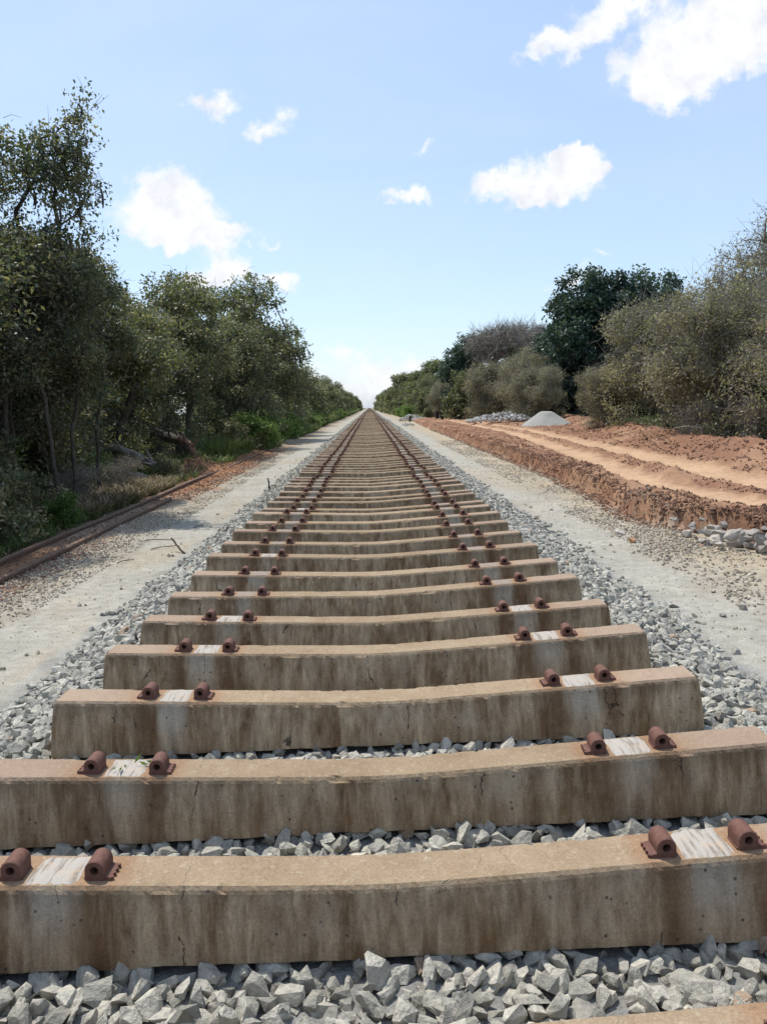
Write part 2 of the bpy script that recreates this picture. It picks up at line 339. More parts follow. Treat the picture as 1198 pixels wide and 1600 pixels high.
ctl_y = [0, 6, 9.5, 10.7, 12.9, 20.7, 35, 74, 110]
ctl_a = [7.2, 6.2, 5.13, 4.95, 4.80, 5.7, 6.8, 7.4, 7.8]
ctl_b = [8.9, 7.9, 6.75, 6.5, 6.3, 7.0, 7.9, 8.5, 8.9]
def foot(y):
    return np.interp(y, [0, 5, 7.4, 8.6, 9.3, 10, 12, 15, 21, 40, 58, 76, 90], [5.6, 5.2, 4.75, 4.3, 3.8, 3.62, 3.8, 3.97, 4.05, 4.22, 4.2, 4.5, 7.5]) + .18 * (fbm(y * 1.3, y * 0 + 3.1, 5, 3) - .5)
def woods_edge(y):
    return np.interp(y, [0, 12, 18, 36, 60, 85, 120, 300], [9.5, 9.3, 9.6, 12.5, 16.5, 12, 8.0, 6.5])
def height(x, y):
    z = np.zeros_like(x)
    # ballast formation core
    core = .20 * (1 - sstep(1.42, 2.2, np.abs(x - .04)))
    # left
    wob = .35 * (fbm(x * .6, y * .6, 21, 3) - .5)
    z += .02 * (fbm(x * 2.2, y * 2.2, 2, 4) - .5)
    z += .035 * sstep(3.1, 3.6, -x + wob * .4) * fbm(x * 4, y * 4, 3, 4)
    lf = sstep(4.45, 5.2, -x + wob)
    z += lf * (-.22 + .35 * fbm(x * .5, y * .5, 4, 4)) + sstep(9, 20, -x) * .1
    z += -.012 * np.exp(-((x + 2.62 + .06 * np.sin(y * .4)) / .10) ** 2) - .010 * np.exp(-((x - 2.85 + .05 * np.sin(y * .5)) / .10) ** 2)
    # reddish dirt heap by the fallen tree
    z += .42 * np.exp(-(((x + 4.95) / .55) ** 2 + ((y - 20.6) / 1.5) ** 2)) * (.7 + .6 * fbm(x * 3, y * 3, 8, 3))
    z += .15 * np.exp(-(((x + 4.55) / .35) ** 2 + ((y - 27.5) / 4.5) ** 2)) * (.7 + .6 * fbm(x * 3, y * 3, 8, 3))
    z += .22 * np.exp(-(((x + 4.4) / .4) ** 2 + ((y - 37) / 3.0) ** 2)) * (.7 + .6 * fbm(x * 3, y * 3, 8, 3))
    # right bank
    f = foot(y)
    t = x - f
    ca = np.interp(y, ctl_y, ctl_a); cb = np.interp(y, ctl_y, ctl_b)
    bank = sstep(0, .10, t + .3 * (fbm(x * 4, y * 4, 31, 4) - .5)) * .25
    rough = fbm(x * 6.5, y * 6.5, 32, 4) - .5
    bank = bank + np.where(t > 0, 1, 0) * rough * .17 * sstep(0, .2, t)
    bank = bank * (.62 + .7 * fbm(x * .4, y * .9, 35, 3)); lip = .09 * np.exp(-((t - .42) / .3) ** 2) * (.5 + fbm(x * 2, y * 2, 36, 3))
    la = np.exp(-np.abs((x - ca) / .42) ** 4); lb = np.exp(-np.abs((x - cb) / .52) ** 4)
    lane = np.maximum(la, lb)
    right = bank + lip * (t > 0)
    right = right * (1 - lane) + lane * (.165 + .006 * fbm(x * 3, y * 3, 40, 3))
    ridge = np.exp(-((x - (ca + cb) / 2) / .22) ** 2) * .055 * (.3 + 1.2 * fbm(x * 3, y * 3, 41, 3))
    right += ridge
    we = woods_edge(y)
    berm = np.exp(-((x - (we - .9)) / 1.0) ** 2) * (.14 + .36 * fbm(x * .9, y * .9, 42, 4)) * (1 - sstep(70, 100, y))
    right += berm
    on = (t > -.25)
    z = z + np.where(on, right, 0)
    z += .05 * sstep(2.9, 3.5, x) * (fbm(x * 3, y * 3, 51, 4) - .45) * (~on)
    far = sstep(14, 60, np.abs(x)) * 1.5 * (fbm(x * .03, y * .03, 61, 3) - .5)
    return np.maximum(z, core) + far

C_PATH = np.array([.365, .345, .29]); C_PEB = np.array([.33, .28, .205]); C_RED = np.array([.245, .13, .078])
C_ROAD = np.array([.47, .31, .19]); C_LITTER = np.array([.085, .07, .045]); C_BED = np.array([.24, .235, .22]); C_TAN = np.array([.42, .33, .21])
C_ORANGE = np.array([.30, .15, .075]); C_GREEN = np.array([.07, .085, .03])
def soil_colour(x, y):
    n = fbm(x * 1.7, y * 1.7, 71, 4) - .5; n2 = fbm(x * 6, y * 6, 72, 3) - .5
    c = np.zeros((len(x), 3)) + C_PATH
    def mixin(cc, m):
        nonlocal c
        c = c * (1 - m[:, None]) + cc * m[:, None]
    mixin(C_BED, 1 - sstep(2.1, 2.38, np.abs(x - .05) + .3 * n2))
    # left strip
    L_ = -x
    mixin(C_TAN * .9, (sstep(.5, .62, fbm(x * .8, y * .35, 77, 4)) * .35 * (np.abs(x) > 2.3) * (np.abs(x) < 3.6)))
    mixin(C_PEB, sstep(2.9, 3.25, L_ + .6 * n) * (.6 + .8 * n2).clip(0, 1))
    mixin(C_ORANGE, sstep(3.35, 3.75, L_ + .6 * n + .3 * n2) * np.interp(y, [0, 6.5, 8.6, 10.5, 13, 16, 24, 30, 36], [.95, .95, .9, .35, .3, .95, .95, .5, .3]))
    mixin(C_LITTER, sstep(4.35, 4.7, L_ + .4 * n))
    mh = np.exp(-(((x + 4.9) / .7) ** 2 + ((y - 20.6) / 2.2) ** 2)); mixin(C_ORANGE * 1.1, (mh * 1.6).clip(0, 1))
    mh = np.exp(-(((x + 4.4) / .5) ** 2 + ((y - 27) / 5) ** 2)); mixin(C_ORANGE, (mh * 1.2).clip(0, 1))
    # right
    f = foot(y)
    mixin(C_PEB, sstep(2.75, 3.15, x + .7 * n) * (1 - sstep(-.5, -.1, x - f)) * (.6 + .9 * n2).clip(0, 1))
    mixin(C_TAN, sstep(3.15, 3.5, x + .6 * n + .2 * n2) * (.45 + 1.2 * n).clip(0, 1))
    t = x - f
    red = sstep(-.16, .0, t + .25 * n2)
    mixin(C_RED, red)
    ca = np.interp(y, ctl_y, ctl_a); cb = np.interp(y, ctl_y, ctl_b)
    la = np.exp(-np.abs((x - ca + .25 * n2 + .3 * n) / .40) ** 4); lb = np.exp(-np.abs((x - cb + .25 * n2 + .3 * n) / .52) ** 4)
    lane = np.maximum(la, lb) * (1 - sstep(95, 112, y))
    mixin(C_ROAD, lane * red)
    mixin((C_ROAD + C_RED) / 2, (sstep(.52, .62, fbm(x * .9, y * .9, 75, 3)) * .6 * red * (1 - lane)))
    mixin(C_LITTER, sstep(-.2, .4, x - woods_edge(y) - .2 + .7 * n))
    # green verges far along the line
    mixin(C_GREEN, sstep(4.1, 4.6, L_) * sstep(40, 60, y) * .8)
    mixin(C_GREEN, sstep(4.2, 5.0, x) * sstep(86, 100, y) * .9)
    return c

def gridline(a, b, f):
    v_ = [a]
    while v_[-1] < b: v_.append(v_[-1] + f(v_[-1]))
    return np.array(v_)
ys = gridline(-12, 1300, lambda y: .5 if y < -.5 else .028 + .0085 * max(y, 0))
xr = gridline(0, 600, lambda x: .04 if x < 8.5 else (.07 if x < 11 else .07 + .12 * (x - 11)))
xs = np.concatenate([-xr[::-1][:-1], xr])
xs = xs[(xs > -700)]
GX, GY = np.meshgrid(xs, ys)
nx, ny = len(xs), len(ys)
gx, gy = GX.ravel(), GY.ravel()
gz = height(gx, gy)
GV = np.stack([gx, gy, gz], 1); GC = soil_colour(gx, gy)
idx = np.arange(nx * ny).reshape(ny, nx)
Q = np.stack([idx[:-1, :-1], idx[:-1, 1:], idx[1:, 1:], idx[1:, :-1]], -1).reshape(-1, 4)
fcx = gx[Q].mean(1); fcy = gy[Q].mean(1)
ca_ = np.interp(fcy, ctl_y, ctl_a); cb_ = np.interp(fcy, ctl_y, ctl_b)
reg = np.zeros(len(Q), int)
tt = fcx - foot(fcy); we_ = woods_edge(fcy)
reg[(tt > 0) & (fcx < we_)] = 1
reg[(fcx > ca_ - .45) & (fcx < cb_ + .55) & (tt > .1) & (fcy < 110)] = 2
reg[(np.abs(fcx - .05) < 2.25)] = 3
reg[(fcx > -3.25) & (fcx <= -2.2)] = 4
reg[(fcx < 3.1) & (fcx >= 2.3)] = 4
for k, nm in ((0, 'ground'), (1, 'earth_bank'), (2, 'dirt_road'), (3, 'ballast_bed'), (4, 'sand_path')):
    q = Q[reg == k]
    used, inv = np.unique(q, return_inverse=True)
    me = mesh_np(nm, GV[used], inv.reshape(-1, 4), True, [('soil', 'POINT', 'FLOAT_COLOR', np.c_[GC[used], np.ones(len(used))])])
    tag(obj(nm, me, M_soil), kind='structure')

# ------------------------------------------------------------------ stones
def rock_variants(n, pts, seed, flat=(1, .75, .55), bevel=False):
    r = np.random.default_rng(seed); outv = []
    for _ in range(n):
        p = r.normal(size=(pts, 3)); p /= np.linalg.norm(p, axis=1)[:, None]
        p = np.sign(p) * np.abs(p) ** .8
        p *= r.uniform(.75, 1.0, (pts, 1)); p *= np.array(flat) * r.uniform(.75, 1.25, 3)
        bm = bmesh.new()
        for q_ in p: bm.verts.new(q_)
        res = bmesh.ops.convex_hull(bm, input=bm.verts)
        bmesh.ops.delete(bm, geom=[g_ for g_ in res['geom_interior'] if isinstance(g_, bmesh.types.BMVert)], context='VERTS')
        if bevel:
            bmesh.ops.bevel(bm, geom=list(bm.edges), offset=.045, segments=1, affect='EDGES')
        bmesh.ops.triangulate(bm, faces=bm.faces)
        bm.verts.ensure_lookup_table(); bm.verts.index_update()
        V_ = np.array([v__.co[:] for v__ in bm.verts]); F_ = np.array([[v__.index for v__ in f_.verts] for f_ in bm.faces])
        bm.free()
        outv.append((V_, F_))
    return outv
def rand_rot(n, r, tilt=None):
    q = r.normal(size=(n, 4)); q /= np.linalg.norm(q, axis=1)[:, None]
    if tilt is not None:
        a = r.uniform(0, 2 * np.pi, n); t_ = r.normal(0, tilt, (n, 2))
        q = np.stack([np.cos(a / 2), t_[:, 0], t_[:, 1], np.sin(a / 2)], 1); q /= np.linalg.norm(q, axis=1)[:, None]
    w_, x, y, z = q.T
    return np.stack([1 - 2 * (y * y + z * z), 2 * (x * y - z * w_), 2 * (x * z + y * w_), 2 * (x * y + z * w_), 1 - 2 * (x * x + z * z), 2 * (y * z - x * w_), 2 * (x * z - y * w_), 2 * (y * z + x * w_), 1 - 2 * (x * x + y * y)], 1).reshape(n, 3, 3)
def scatter(variants, pos, size, r, tint, tilt=.35):
    n = len(pos); which = r.integers(0, len(variants), n); M_ = rand_rot(n, r, tilt)
    Vs, Fs, Ts = [], [], []; base = 0
    for k, (V_, F_) in enumerate(variants):
        s = np.where(which == k)[0]
        if not len(s): continue
        P_ = np.einsum('nij,vj->nvi', M_[s], V_) * size[s, None, None] + pos[s, None, :]
        Vs.append(P_.reshape(-1, 3))
        Fs.append((F_[None] + (np.arange(len(s)) * len(V_))[:, None, None]).reshape(-1, 3) + base)
        Ts.append(np.repeat(tint[s], len(F_))); base += len(s) * len(V_)
    return np.concatenate(Vs), np.concatenate(Fs), np.concatenate(Ts)
RV_HI = rock_variants(36, 17, 11, (1, .78, .6)); RV = rock_variants(30, 14, 12); RV_LO = rock_variants(14, 9, 13)

def jgrid(x0, x1, y0, y1, c, r, jit=.5):
    X_, Y_ = np.meshgrid(np.arange(x0, x1, c), np.arange(y0, y1, c))
    X_ = X_.ravel() + r.uniform(-jit, jit, X_.size) * c; Y_ = Y_.ravel() + r.uniform(-jit, jit, Y_.size) * c
    return X_, Y_
def toe(x, y, r):
    """ballast shoulder profile; toe position wobbles"""
    ed = np.where(x < 0, 2.22, 2.33) + .26 * (fbm(x * 0 + np.sign(x) * 3, y * 1.1, 81, 3) - .5) + .1 * (fbm(x * 0 + np.sign(x) * 3, y * 5, 82, 2) - .5)
    ax = np.abs(x)
    z = .225 * (1 - sstep(1.5, 2.25, ax)) ** 1.0
    return ed, z
all_y = np.array([sleeper_y(i) for i in range(0, 400)])
def bal_layer(y0, y1, c, s0, s1, r, lift, variants, thin=1.0, centre=True, over=False):
    x, y = jgrid(-2.5, 2.6, y0, y1, c, r)
    ed, z = toe(x, y, r)
    k = (np.abs(x) < ed - r.uniform(0, .16, len(x)) + r.exponential(.04, len(x)) * .5)
    dy = np.min(np.abs(y[:, None] - all_y[None, np.searchsorted(all_y, y0 - 1):np.searchsorted(all_y, y1 + 1) + 1]), axis=1) if len(x) else np.zeros(0)
    ins = (np.abs(x) < 1.37) & (dy < .10)
    k &= ~ins
    if not centre: k &= (np.abs(x) > 1.25)
    if thin < 1: k &= r.random(len(x)) < thin
    x, y, z = x[k], y[k], z[k]
    sz = r.uniform(s0, s1, len(x)) * np.where(r.random(len(x)) < .1, 1.3, 1)
    inner = np.abs(x) < 1.37
    pos = np.stack([x, y, z + lift + r.uniform(-.012, .014, len(x)) + np.where(inner, -.008, 0)], 1)
    tint = (r.beta(2.2, 1.6, len(x)) * .9); tint[r.random(len(x)) < .012] = 1.
    return scatter(variants, pos, sz, r, tint)
parts = [bal_layer(.25, 9.0, .044, .024, .042, rng, -.030, RV_LO), bal_layer(.25, 9.0, .047, .024, .046, rng, -.008, RV, .95), bal_layer(.25, 9.0, .072, .031, .052, rng, .002, RV_HI, .75),
         bal_layer(9.0, 26, .062, .034, .055, rng, -.01, RV_LO, 1, False), bal_layer(9.0, 26, .09, .036, .058, rng, .006, RV_LO, 1, False),
         bal_layer(26, 95, .10, .05, .085, rng, -.01, RV_LO, 1, False)]
Vs, Fs, Ts = [], [], []; b = 0
for (V_, F_, T_) in parts: Vs.append(V_); Fs.append(F_ + b); Ts.append(T_); b += len(V_)
me = mesh_np('ballast_stones', np.concatenate(Vs), np.concatenate(Fs), False, [('tint', 'FACE', 'FLOAT', np.concatenate(Ts))])
tag(obj('ballast_gravel', me, M_ballast), 'angular light grey granite ballast around and beside the sleepers', 'gravel', kind='stuff')

def strew(name, label, cat, mat, x, y, s, lift, variants, r, tintf=None, tilt=.4, kind='stuff'):
    z = height(x, y)
    tint = r.beta(2, 2, len(x)) if tintf is None else tintf(len(x))
    V_, F_, T_ = scatter(variants, np.stack([x, y, z + lift * s], 1), s, r, tint, tilt)
    me = mesh_np(name, V_, F_, False, [('tint', 'FACE', 'FLOAT', T_)])
    return tag(obj(name, me, mat), label, cat, kind=kind)
# pebbles on the two strips beside the sand paths
r = np.random.default_rng(21)
px, py, ps = [], [], []
def add_pts(n, xf, y0, y1, s0, s1, cl=None, p=1.6):
    y = y0 + (y1 - y0) * r.random(n) ** p; x = xf(y, r.random(n))
    k = np.ones(n, bool)
    if cl is not None: k = fbm(x * 2.2, y * 1.2, cl, 4) + r.normal(0, .09, n) > .47
    px.append(x[k]); py.append(y[k]); ps.append((s0 + (s1 - s0) * r.random(n) ** 2)[k])
add_pts(17000, lambda y, u_: -2.95 - .9 * u_, 3, 30, .007, .026, 91)
add_pts(2500, lambda y, u_: -3.2 - .6 * u_, 3, 12, .012, .032)
add_pts(16000, lambda y, u_: 2.95 + 1.0 * u_, 3, 34, .008, .028, 92)
add_pts(4500, lambda y, u_: 2.85 + 1.0 * u_ ** .8, 3.5, 11, .014, .034, 95)
add_pts(2200, lambda y, u_: np.where(u_ < .5, -3.2 + 1.7 * u_, 2.4 + 1.2 * (u_ - .5)), 3, 20, .005, .014)
add_pts(60, lambda y, u_: np.where(u_ < .5, -2.6 + .5 * u_, 2.4 + .8 * (u_ - .5)), 4, 25, .02, .04)
strew('pebble_gravel', 'small tan pebbles and chips strewn along the strips beside the sandy paths', 'gravel', M_gravel, np.concatenate(px), np.concatenate(py), np.concatenate(ps), .2, RV_LO, r)
# red clods on the bank, the berm behind the road and the left strip
r = np.random.default_rng(22); px, py, ps = [], [], []
add_pts(30000, lambda y, u_: foot(y) + .02 + (np.interp(y, ctl_y, ctl_a) - .45 - foot(y)).clip(.15, 3) * u_ ** 1.1, 7.5, 60, .006, .036, 98, 2.0)
add_pts(9000, lambda y, u_: foot(y) - .05 + .35 * u_, 7.2, 26, .006, .03, None, 1.2)
add_pts(500, lambda y, u_: foot(y) + .05 + .5 * u_, 7.5, 40, .03, .075, 99, 1.8)
add_pts(500, lambda y, u_: np.interp(y, ctl_y, ctl_b) + .8 + 2 * u_, 11, 60, .04, .10, 96, 1.5)
add_pts(9000, lambda y, u_: foot(y) - .25 + .45 * u_, 7.5, 50, .006, .04, None, 1.8)
add_pts(8000, lambda y, u_: (np.interp(y, ctl_y, ctl_a) + np.interp(y, ctl_y, ctl_b)) / 2 + .55 * (u_ - .5), 8, 60, .007, .036, 94, 1.7)
add_pts(24000, lambda y, u_: np.interp(y, ctl_y, ctl_b) + .5 + (woods_edge(y) - np.interp(y, ctl_y, ctl_b) + .2) * u_, 11, 75, .010, .06, 97, 1.5)
strew('red_clods', 'crumbly red earth clods over the bank, ridge and berm of the dirt road', 'earth', M_clod, np.concatenate(px), np.concatenate(py), np.concatenate(ps), .15, RV_LO, r)
r = np.random.default_rng(23); px, py, ps = [], [], []
add_pts(4200, lambda y, u_: -3.4 - .4 * u_, 3, 9.5, .006, .022, None, 1)
add_pts(3800, lambda y, u_: -3.45 - .9 * u_, 14, 30, .010, .04, None, 1)
add_pts(1500, lambda y, u_: -3.85 - .32 * u_, 4, 15, .008, .03, None, 1)
add_pts(1400, lambda y, u_: -4.4 - .9 * u_, 19, 22.5, .02, .06, None, 1)
strew('orange_dirt', 'orange dirt crumbs along the old rails at the forest edge', 'earth', M_clod, np.concatenate(px), np.concatenate(py), np.concatenate(ps), .15, RV_LO, r)

# ------------------------------------------------------------------ sleepers
def seat_z(x):                    # local z of the top surface
    return .048 * (np.sqrt(x * x + .15 ** 2) - .885)
def sleeper_mesh(seed):
    r = np.random.default_rng(seed)
    X = np.concatenate([[-1.372], np.linspace(-1.36, 1.36, 221), [1.372]]); n = len(X)
    prof = [(-.107, -.215), (-.097, -.12), (-.0775, -.018), (-.0735, -.009), (-.066, 0.0), (-.056, 0.0), (.056, 0.0), (.066, 0.0), (.0735, -.009), (.0775, -.018), (.097, -.12), (.107, -.215)]
    ch = fbm(X * 9 + seed * 7, X * 0 + 1.5, seed, 3); ch2 = fbm(X * 30 + seed * 3, X * 0 + 4.5, seed + 5, 2); chip = np.clip(ch - .66, 0, 1) * .035 + np.clip(ch2 - .74, 0, 1) * .03
    V = []; m = len(prof)
    for i, x in enumerate(X):
        z0 = seat_z(x); e = 1.0 if 0 < i < n - 1 else 0.0
        for j, (y, z) in enumerate(prof):
            jy = r.normal(0, .0004); jz = r.normal(0, .0004)
            if j in (3, 4): jz -= chip[i]; jy += chip[i] * .8
            if j in (7, 8): jz -= chip[-1 - i]; jy -= chip[-1 - i] * .8
            if j in (0, m - 1): jz += .012 * (ch[i] - .5)
            yy_ = y * (1 if e else .93); zz = z * (1 if z < -.2 else 1) - (0 if e else (.012 if z > -.03 else 0))
            xx = x + (.02 * (z / -.215) * np.sign(x) if i in (0, 1, n - 1, n - 2) else 0)
            V.append((xx, yy_ + jy, z0 * (1 - (z / -.215) ** 2) + zz + jz))
    V = np.array(V); F = []
    for i in range(n - 1):
        for j in range(m):
            a = i * m + j; b_ = i * m + (j + 1) % m
            F.append((a, b_, b_ + m, a + m))
    F = np.array(F)[:, ::-1]
    me = mesh_np('sleeper', V, [F], False)
    bm = bmesh.new(); bm.from_mesh(me)
    bm.verts.ensure_lookup_table()
    bm.faces.new([bm.verts[j] for j in range(m)]); bm.faces.new([bm.verts[(n - 1) * m + j] for j in range(m)][::-1])
    bmesh.ops.recalc_face_normals(bm, faces=bm.faces)
    bm.to_mesh(me); bm.free()
    me.materials.append(M_conc)
    return me
SM = [sleeper_mesh(s) for s in (1, 2, 3, 4)]

def housing_mesh(side, seed):
    """cast housing: a horizontal tube along the track on a foot with a flange to the outer side"""
    n = 28; rad = .0265; hr = .0115; zc = .029
    outer = []
    for k in range(n):
        a = 2 * math.pi * k / n
        x, z = math.cos(a) * rad, math.sin(a) * rad + zc
        if z < zc:                                    # lower half squares off to the base
            z = max(z, 0.0) if abs(x) > .016 else 0.0
            x = math.copysign(rad, x) if abs(math.cos(a)) > .35 else x
        outer.append((x, z))
    inner = [(math.cos(2 * math.pi * k / n) * hr, math.sin(2 * math.pi * k / n) * hr + zc) for k in range(n)]
    bm = bmesh.new(); ring = {}
    ysec = [-.034, -.031, .031, .034]; sc = [.93, 1, 1, .93]
    for i, y in enumerate(ysec):
        ring[i] = [bm.verts.new((x * sc[i], y, zc + (z - zc) * sc[i] if z > .003 else 0)) for (x, z) in outer]
    inn = [[bm.verts.new((x, y, z)) for (x, z) in inner] for y in (-.034, -.002)]
    for i in range(3):
        for k in range(n):
            bm.faces.new((ring[i][k], ring[i + 1][k], ring[i + 1][(k + 1) % n], ring[i][(k + 1) % n]))
    for k in range(n):
        k2 = (k + 1) % n
        bm.faces.new((ring[0][k2], inn[0][k2], inn[0][k], ring[0][k])[::-1])
        bm.faces.new((inn[0][k2], inn[1][k2], inn[1][k], inn[0][k])[::-1])
    bm.faces.new(inn[1]); bm.faces.new(ring[3])
    # flange plate with two ribs
    def bx(x0, x1, y0, y1, z0, z1, tz=0):
        v_ = [bm.verts.new(p) for p in ((x0, y0, z0), (x1, y0, z0), (x1, y1, z0), (x0, y1, z0), (x0, y0, z1 + tz), (x1, y0, z1), (x1, y1, z1), (x0, y1, z1 + tz))]
        for f_ in ((0, 3, 2, 1), (4, 5, 6, 7), (0, 1, 5, 4), (1, 2, 6, 5), (2, 3, 7, 6), (3, 0, 4, 7)): bm.faces.new([v_[q_] for q_ in f_])
    s = side
    bx(.016, .044, -.0325, .030, -.004, .010, .007)
    for y in (-.031, -.013, .005, .022): bx(.0445, .049, y, y + .007, -.002, .012)
    bx(-.030, -.016, -.028, .026, -.004, .006)
    if s < 0:
        for v_ in bm.verts: v_.co.x = -v_.co.x
    bmesh.ops.recalc_face_normals(bm, faces=bm.faces)
    me = bpy.data.meshes.new('housing'); bm.to_mesh(me); bm.free()
    for p in me.polygons: p.use_smooth = len(p.vertices) == 4 and abs(p.normal.y) < .3 and False
    me.materials.append(M_rust)
    return me
HM = {1: housing_mesh(1, 1), -1: housing_mesh(-1, 2)}
def pad_mesh(seed):
    r = np.random.default_rng(seed); V = []; F = []
    nx_, ny_ = 9, 7
    for j in range(ny_):
        for i in range(nx_):
            x = (i / (nx_ - 1) - .5) * .136; y = (j / (ny_ - 1) - .5) * .128
            ed = i in (0, nx_ - 1) or j in (0, ny_ - 1)
            if ed: x += r.normal(0, .003); y += r.normal(0, .002)
            V.append((x, y, .0025 + r.normal(0, .0003) - (.0035 if ed else 0)))
    for j in range(ny_ - 1):
        for i in range(nx_ - 1):
            a = j * nx_ + i; F.append((a, a + 1, a + nx_ + 1, a + nx_))
    me = mesh_np('pad', np.array(V), np.array(F), True); me.materials.append(M_pad); return me
PM = [pad_mesh(s) for s in range(4)]
PD = []
for q_ in PM:
    d_ = q_.copy(); d_.materials.clear(); d_.materials.append(M_pad_dull); PD.append(d_)

ORD = ['', 'nearest', 'second', 'third', 'fourth', 'fifth', 'sixth', 'seventh', 'eighth', 'ninth', 'tenth', 'eleventh', 'twelfth', 'thirteenth', 'fourteenth', 'fifteenth', 'sixteenth', 'seventeenth', 'eighteenth', 'nineteenth', 'twentieth', 'twenty-first', 'twenty-second', 'twenty-third', 'twenty-fourth']
EXTRA = {1: 'widest in view', 2: 'green sprig on its left rail seat', 3: 'whose both ends show on the ballast', 4: 'with thin dark crack left of centre'}
HALF = .8695; OFF = .110
r = np.random.default_rng(5)
for i in range(300):
    y = sleeper_y(i); dx = [.02, -.002, .0, .0, .004, .004, .0, .006][i] if i < 8 else r.normal(0, .012)
    o = obj('concrete_sleeper', SM[(i * 7 + i // 3) % 4])
    o.location = (dx, y - .013 + (0 if i < 8 else r.normal(0, .02)), .45 + (0 if i < 4 else r.normal(0, .009)))
    o.rotation_euler = (r.normal(0, .008), r.normal(0, .0022 if i < 6 else .005), r.normal(0, .002 if i < 8 else .009) + (R(.35) if i in (2,) else 0))
    if i == 0: lb = 'concrete sleeper cut off by the bottom right corner of the photo'
    elif i < 25: lb = ('nearest' if i == 1 else ORD[i]) + ' whole concrete sleeper counted from the camera' + (', ' + EXTRA[i] if i in EXTRA else '')
    else: lb = 'weathered concrete sleeper in the far run of track beyond the twenty-fourth'
    tag(o, lb, 'railway sleeper', 'concrete sleepers along the track' if i < 25 else 'far concrete sleepers receding to the vanishing point')
    for sx_ in (-1, 1):
        p = obj('rail_seat_pad', (PM if (i < 6 or r.random() < .12) else PD)[(i + sx_) % 4], None, o, (sx_ * HALF, 0, float(seat_z(HALF)) + .0008), (0, -sx_ * .0472, 0), (r.uniform(.85, 1.05), r.uniform(.95, 1.02), 1))
        for side in (-1, 1):
            x = sx_ * HALF + side * OFF
            obj('clip_housing', HM[side], None, o, (x, r.normal(-.012, .003), float(seat_z(x)) - .0015), (0, -sx_ * .0472, r.normal(0, .04)))
# everything further than the 300 nearest
bV = []; bF = []
for i in range(300, 1500):
    y = sleeper_y(i); k = len(bV)
    for (x_, y_, z_) in ((-1.37, -.10, 0), (1.37, -.10, 0), (1.37, .10, 0), (-1.37, .10, 0), (-1.37, -.07, .45), (1.37, -.07, .45), (1.37, .07, .45), (-1.37, .07, .45)): bV.append((x_, y + y_, z_))
    for f_ in ((4, 5, 6, 7), (0, 1, 5, 4), (1, 2, 6, 5), (2, 3, 7, 6), (3, 0, 4, 7)): bF.append([k + q_ for q_ in f_])
tag(obj('distant_sleepers', mesh_np('distant_sleepers', np.array(bV, float), np.array(bF)), M_conc), 'sleepers too far off to tell apart near the vanishing point', 'railway sleepers', kind='stuff')

# ------------------------------------------------------------------ old rails on the left
def rail_mesh(x0, ylist, zoff, seed, headpale=False):
    r = np.random.default_rng(seed)
    prof = [(-.065, 0), (-.065, .010), (-.012, .028), (-.009, .085), (-.033, .095), (-.034, .122), (-.026, .130), (.026, .130), (.034, .122), (.033, .095), (.009, .085), (.012, .028), (.065, .010), (.065, 0)]
    m = len(prof); V = []
    for y in ylist:
        cx_ = x0 + .03 * math.sin(y * .21 + seed) + .012 * math.sin(y * .9 + seed)
        cz = zoff(y)
        for (a, c_) in prof: V.append((cx_ + a, y, cz + c_))
    F = []
    for i in range(len(ylist) - 1):
        for j in range(m - 1): a = i * m + j; F.append((a, a + m, a + m + 1, a + 1))
    me = mesh_np('rail', np.array(V), np.array(F), False)
    bm = bmesh.new(); bm.from_mesh(me); bm.verts.ensure_lookup_table()
    n_ = len(ylist)
    bm.faces.new([bm.verts[j] for j in range(m)]); bm.faces.new([bm.verts[(n_ - 1) * m + j] for j in range(m)][::-1])
    bmesh.ops.recalc_face_normals(bm, faces=bm.faces); bm.to_mesh(me); bm.free(); me.materials.append(M_rail)
    return me
tag(obj('old_rail', rail_mesh(-3.80, np.arange(1.5, 14.3, .4), lambda y: -.035 + .01 * math.sin(y * .5), 1)), 'rusty steel rail beside the sandy path, sinking into orange dirt at its far end', 'rail', 'old rails at the forest edge')
tag(obj('old_rail', rail_mesh(-4.21, np.arange(1.5, 62, .4), lambda y: -.03 - .02 * math.sin(y * .33 + .5) ** 2 - (.03 if y > 34 else 0), 2)), 'long rusty rail hard against the undergrowth, running on into the distance', 'rail', 'old rails at the forest edge')

# ------------------------------------------------------------------ vegetation generators
def tubes(P0, P1, R0, R1, n):
    """prisms between point arrays"""
    d = P1 - P0; ln = np.linalg.norm(d, axis=1)[:, None] + 1e-9; d = d / ln
    up = np.where(np.abs(d[:, 2:3]) < .9, np.array([[0, 0, 1.]]), np.array([[1., 0, 0]]))
    a = np.cross(d, up); a /= np.linalg.norm(a, axis=1)[:, None] + 1e-9; b_ = np.cross(d, a)
    ang = np.arange(n) * 2 * np.pi / n
    circ = a[:, None, :] * np.cos(ang)[None, :, None] + b_[:, None, :] * np.sin(ang)[None, :, None]
    V = np.concatenate([P0[:, None] + circ * R0[:, None, None], P1[:, None] + circ * R1[:, None, None]], 1)
    m = len(P0); base = (np.arange(m) * 2 * n)[:, None, None]
    k = np.arange(n); q = np.stack([k, (k + 1) % n, n + (k + 1) % n, n + k], 1)[None]
    return V.reshape(-1, 3), (q + base).reshape(-1, 4)
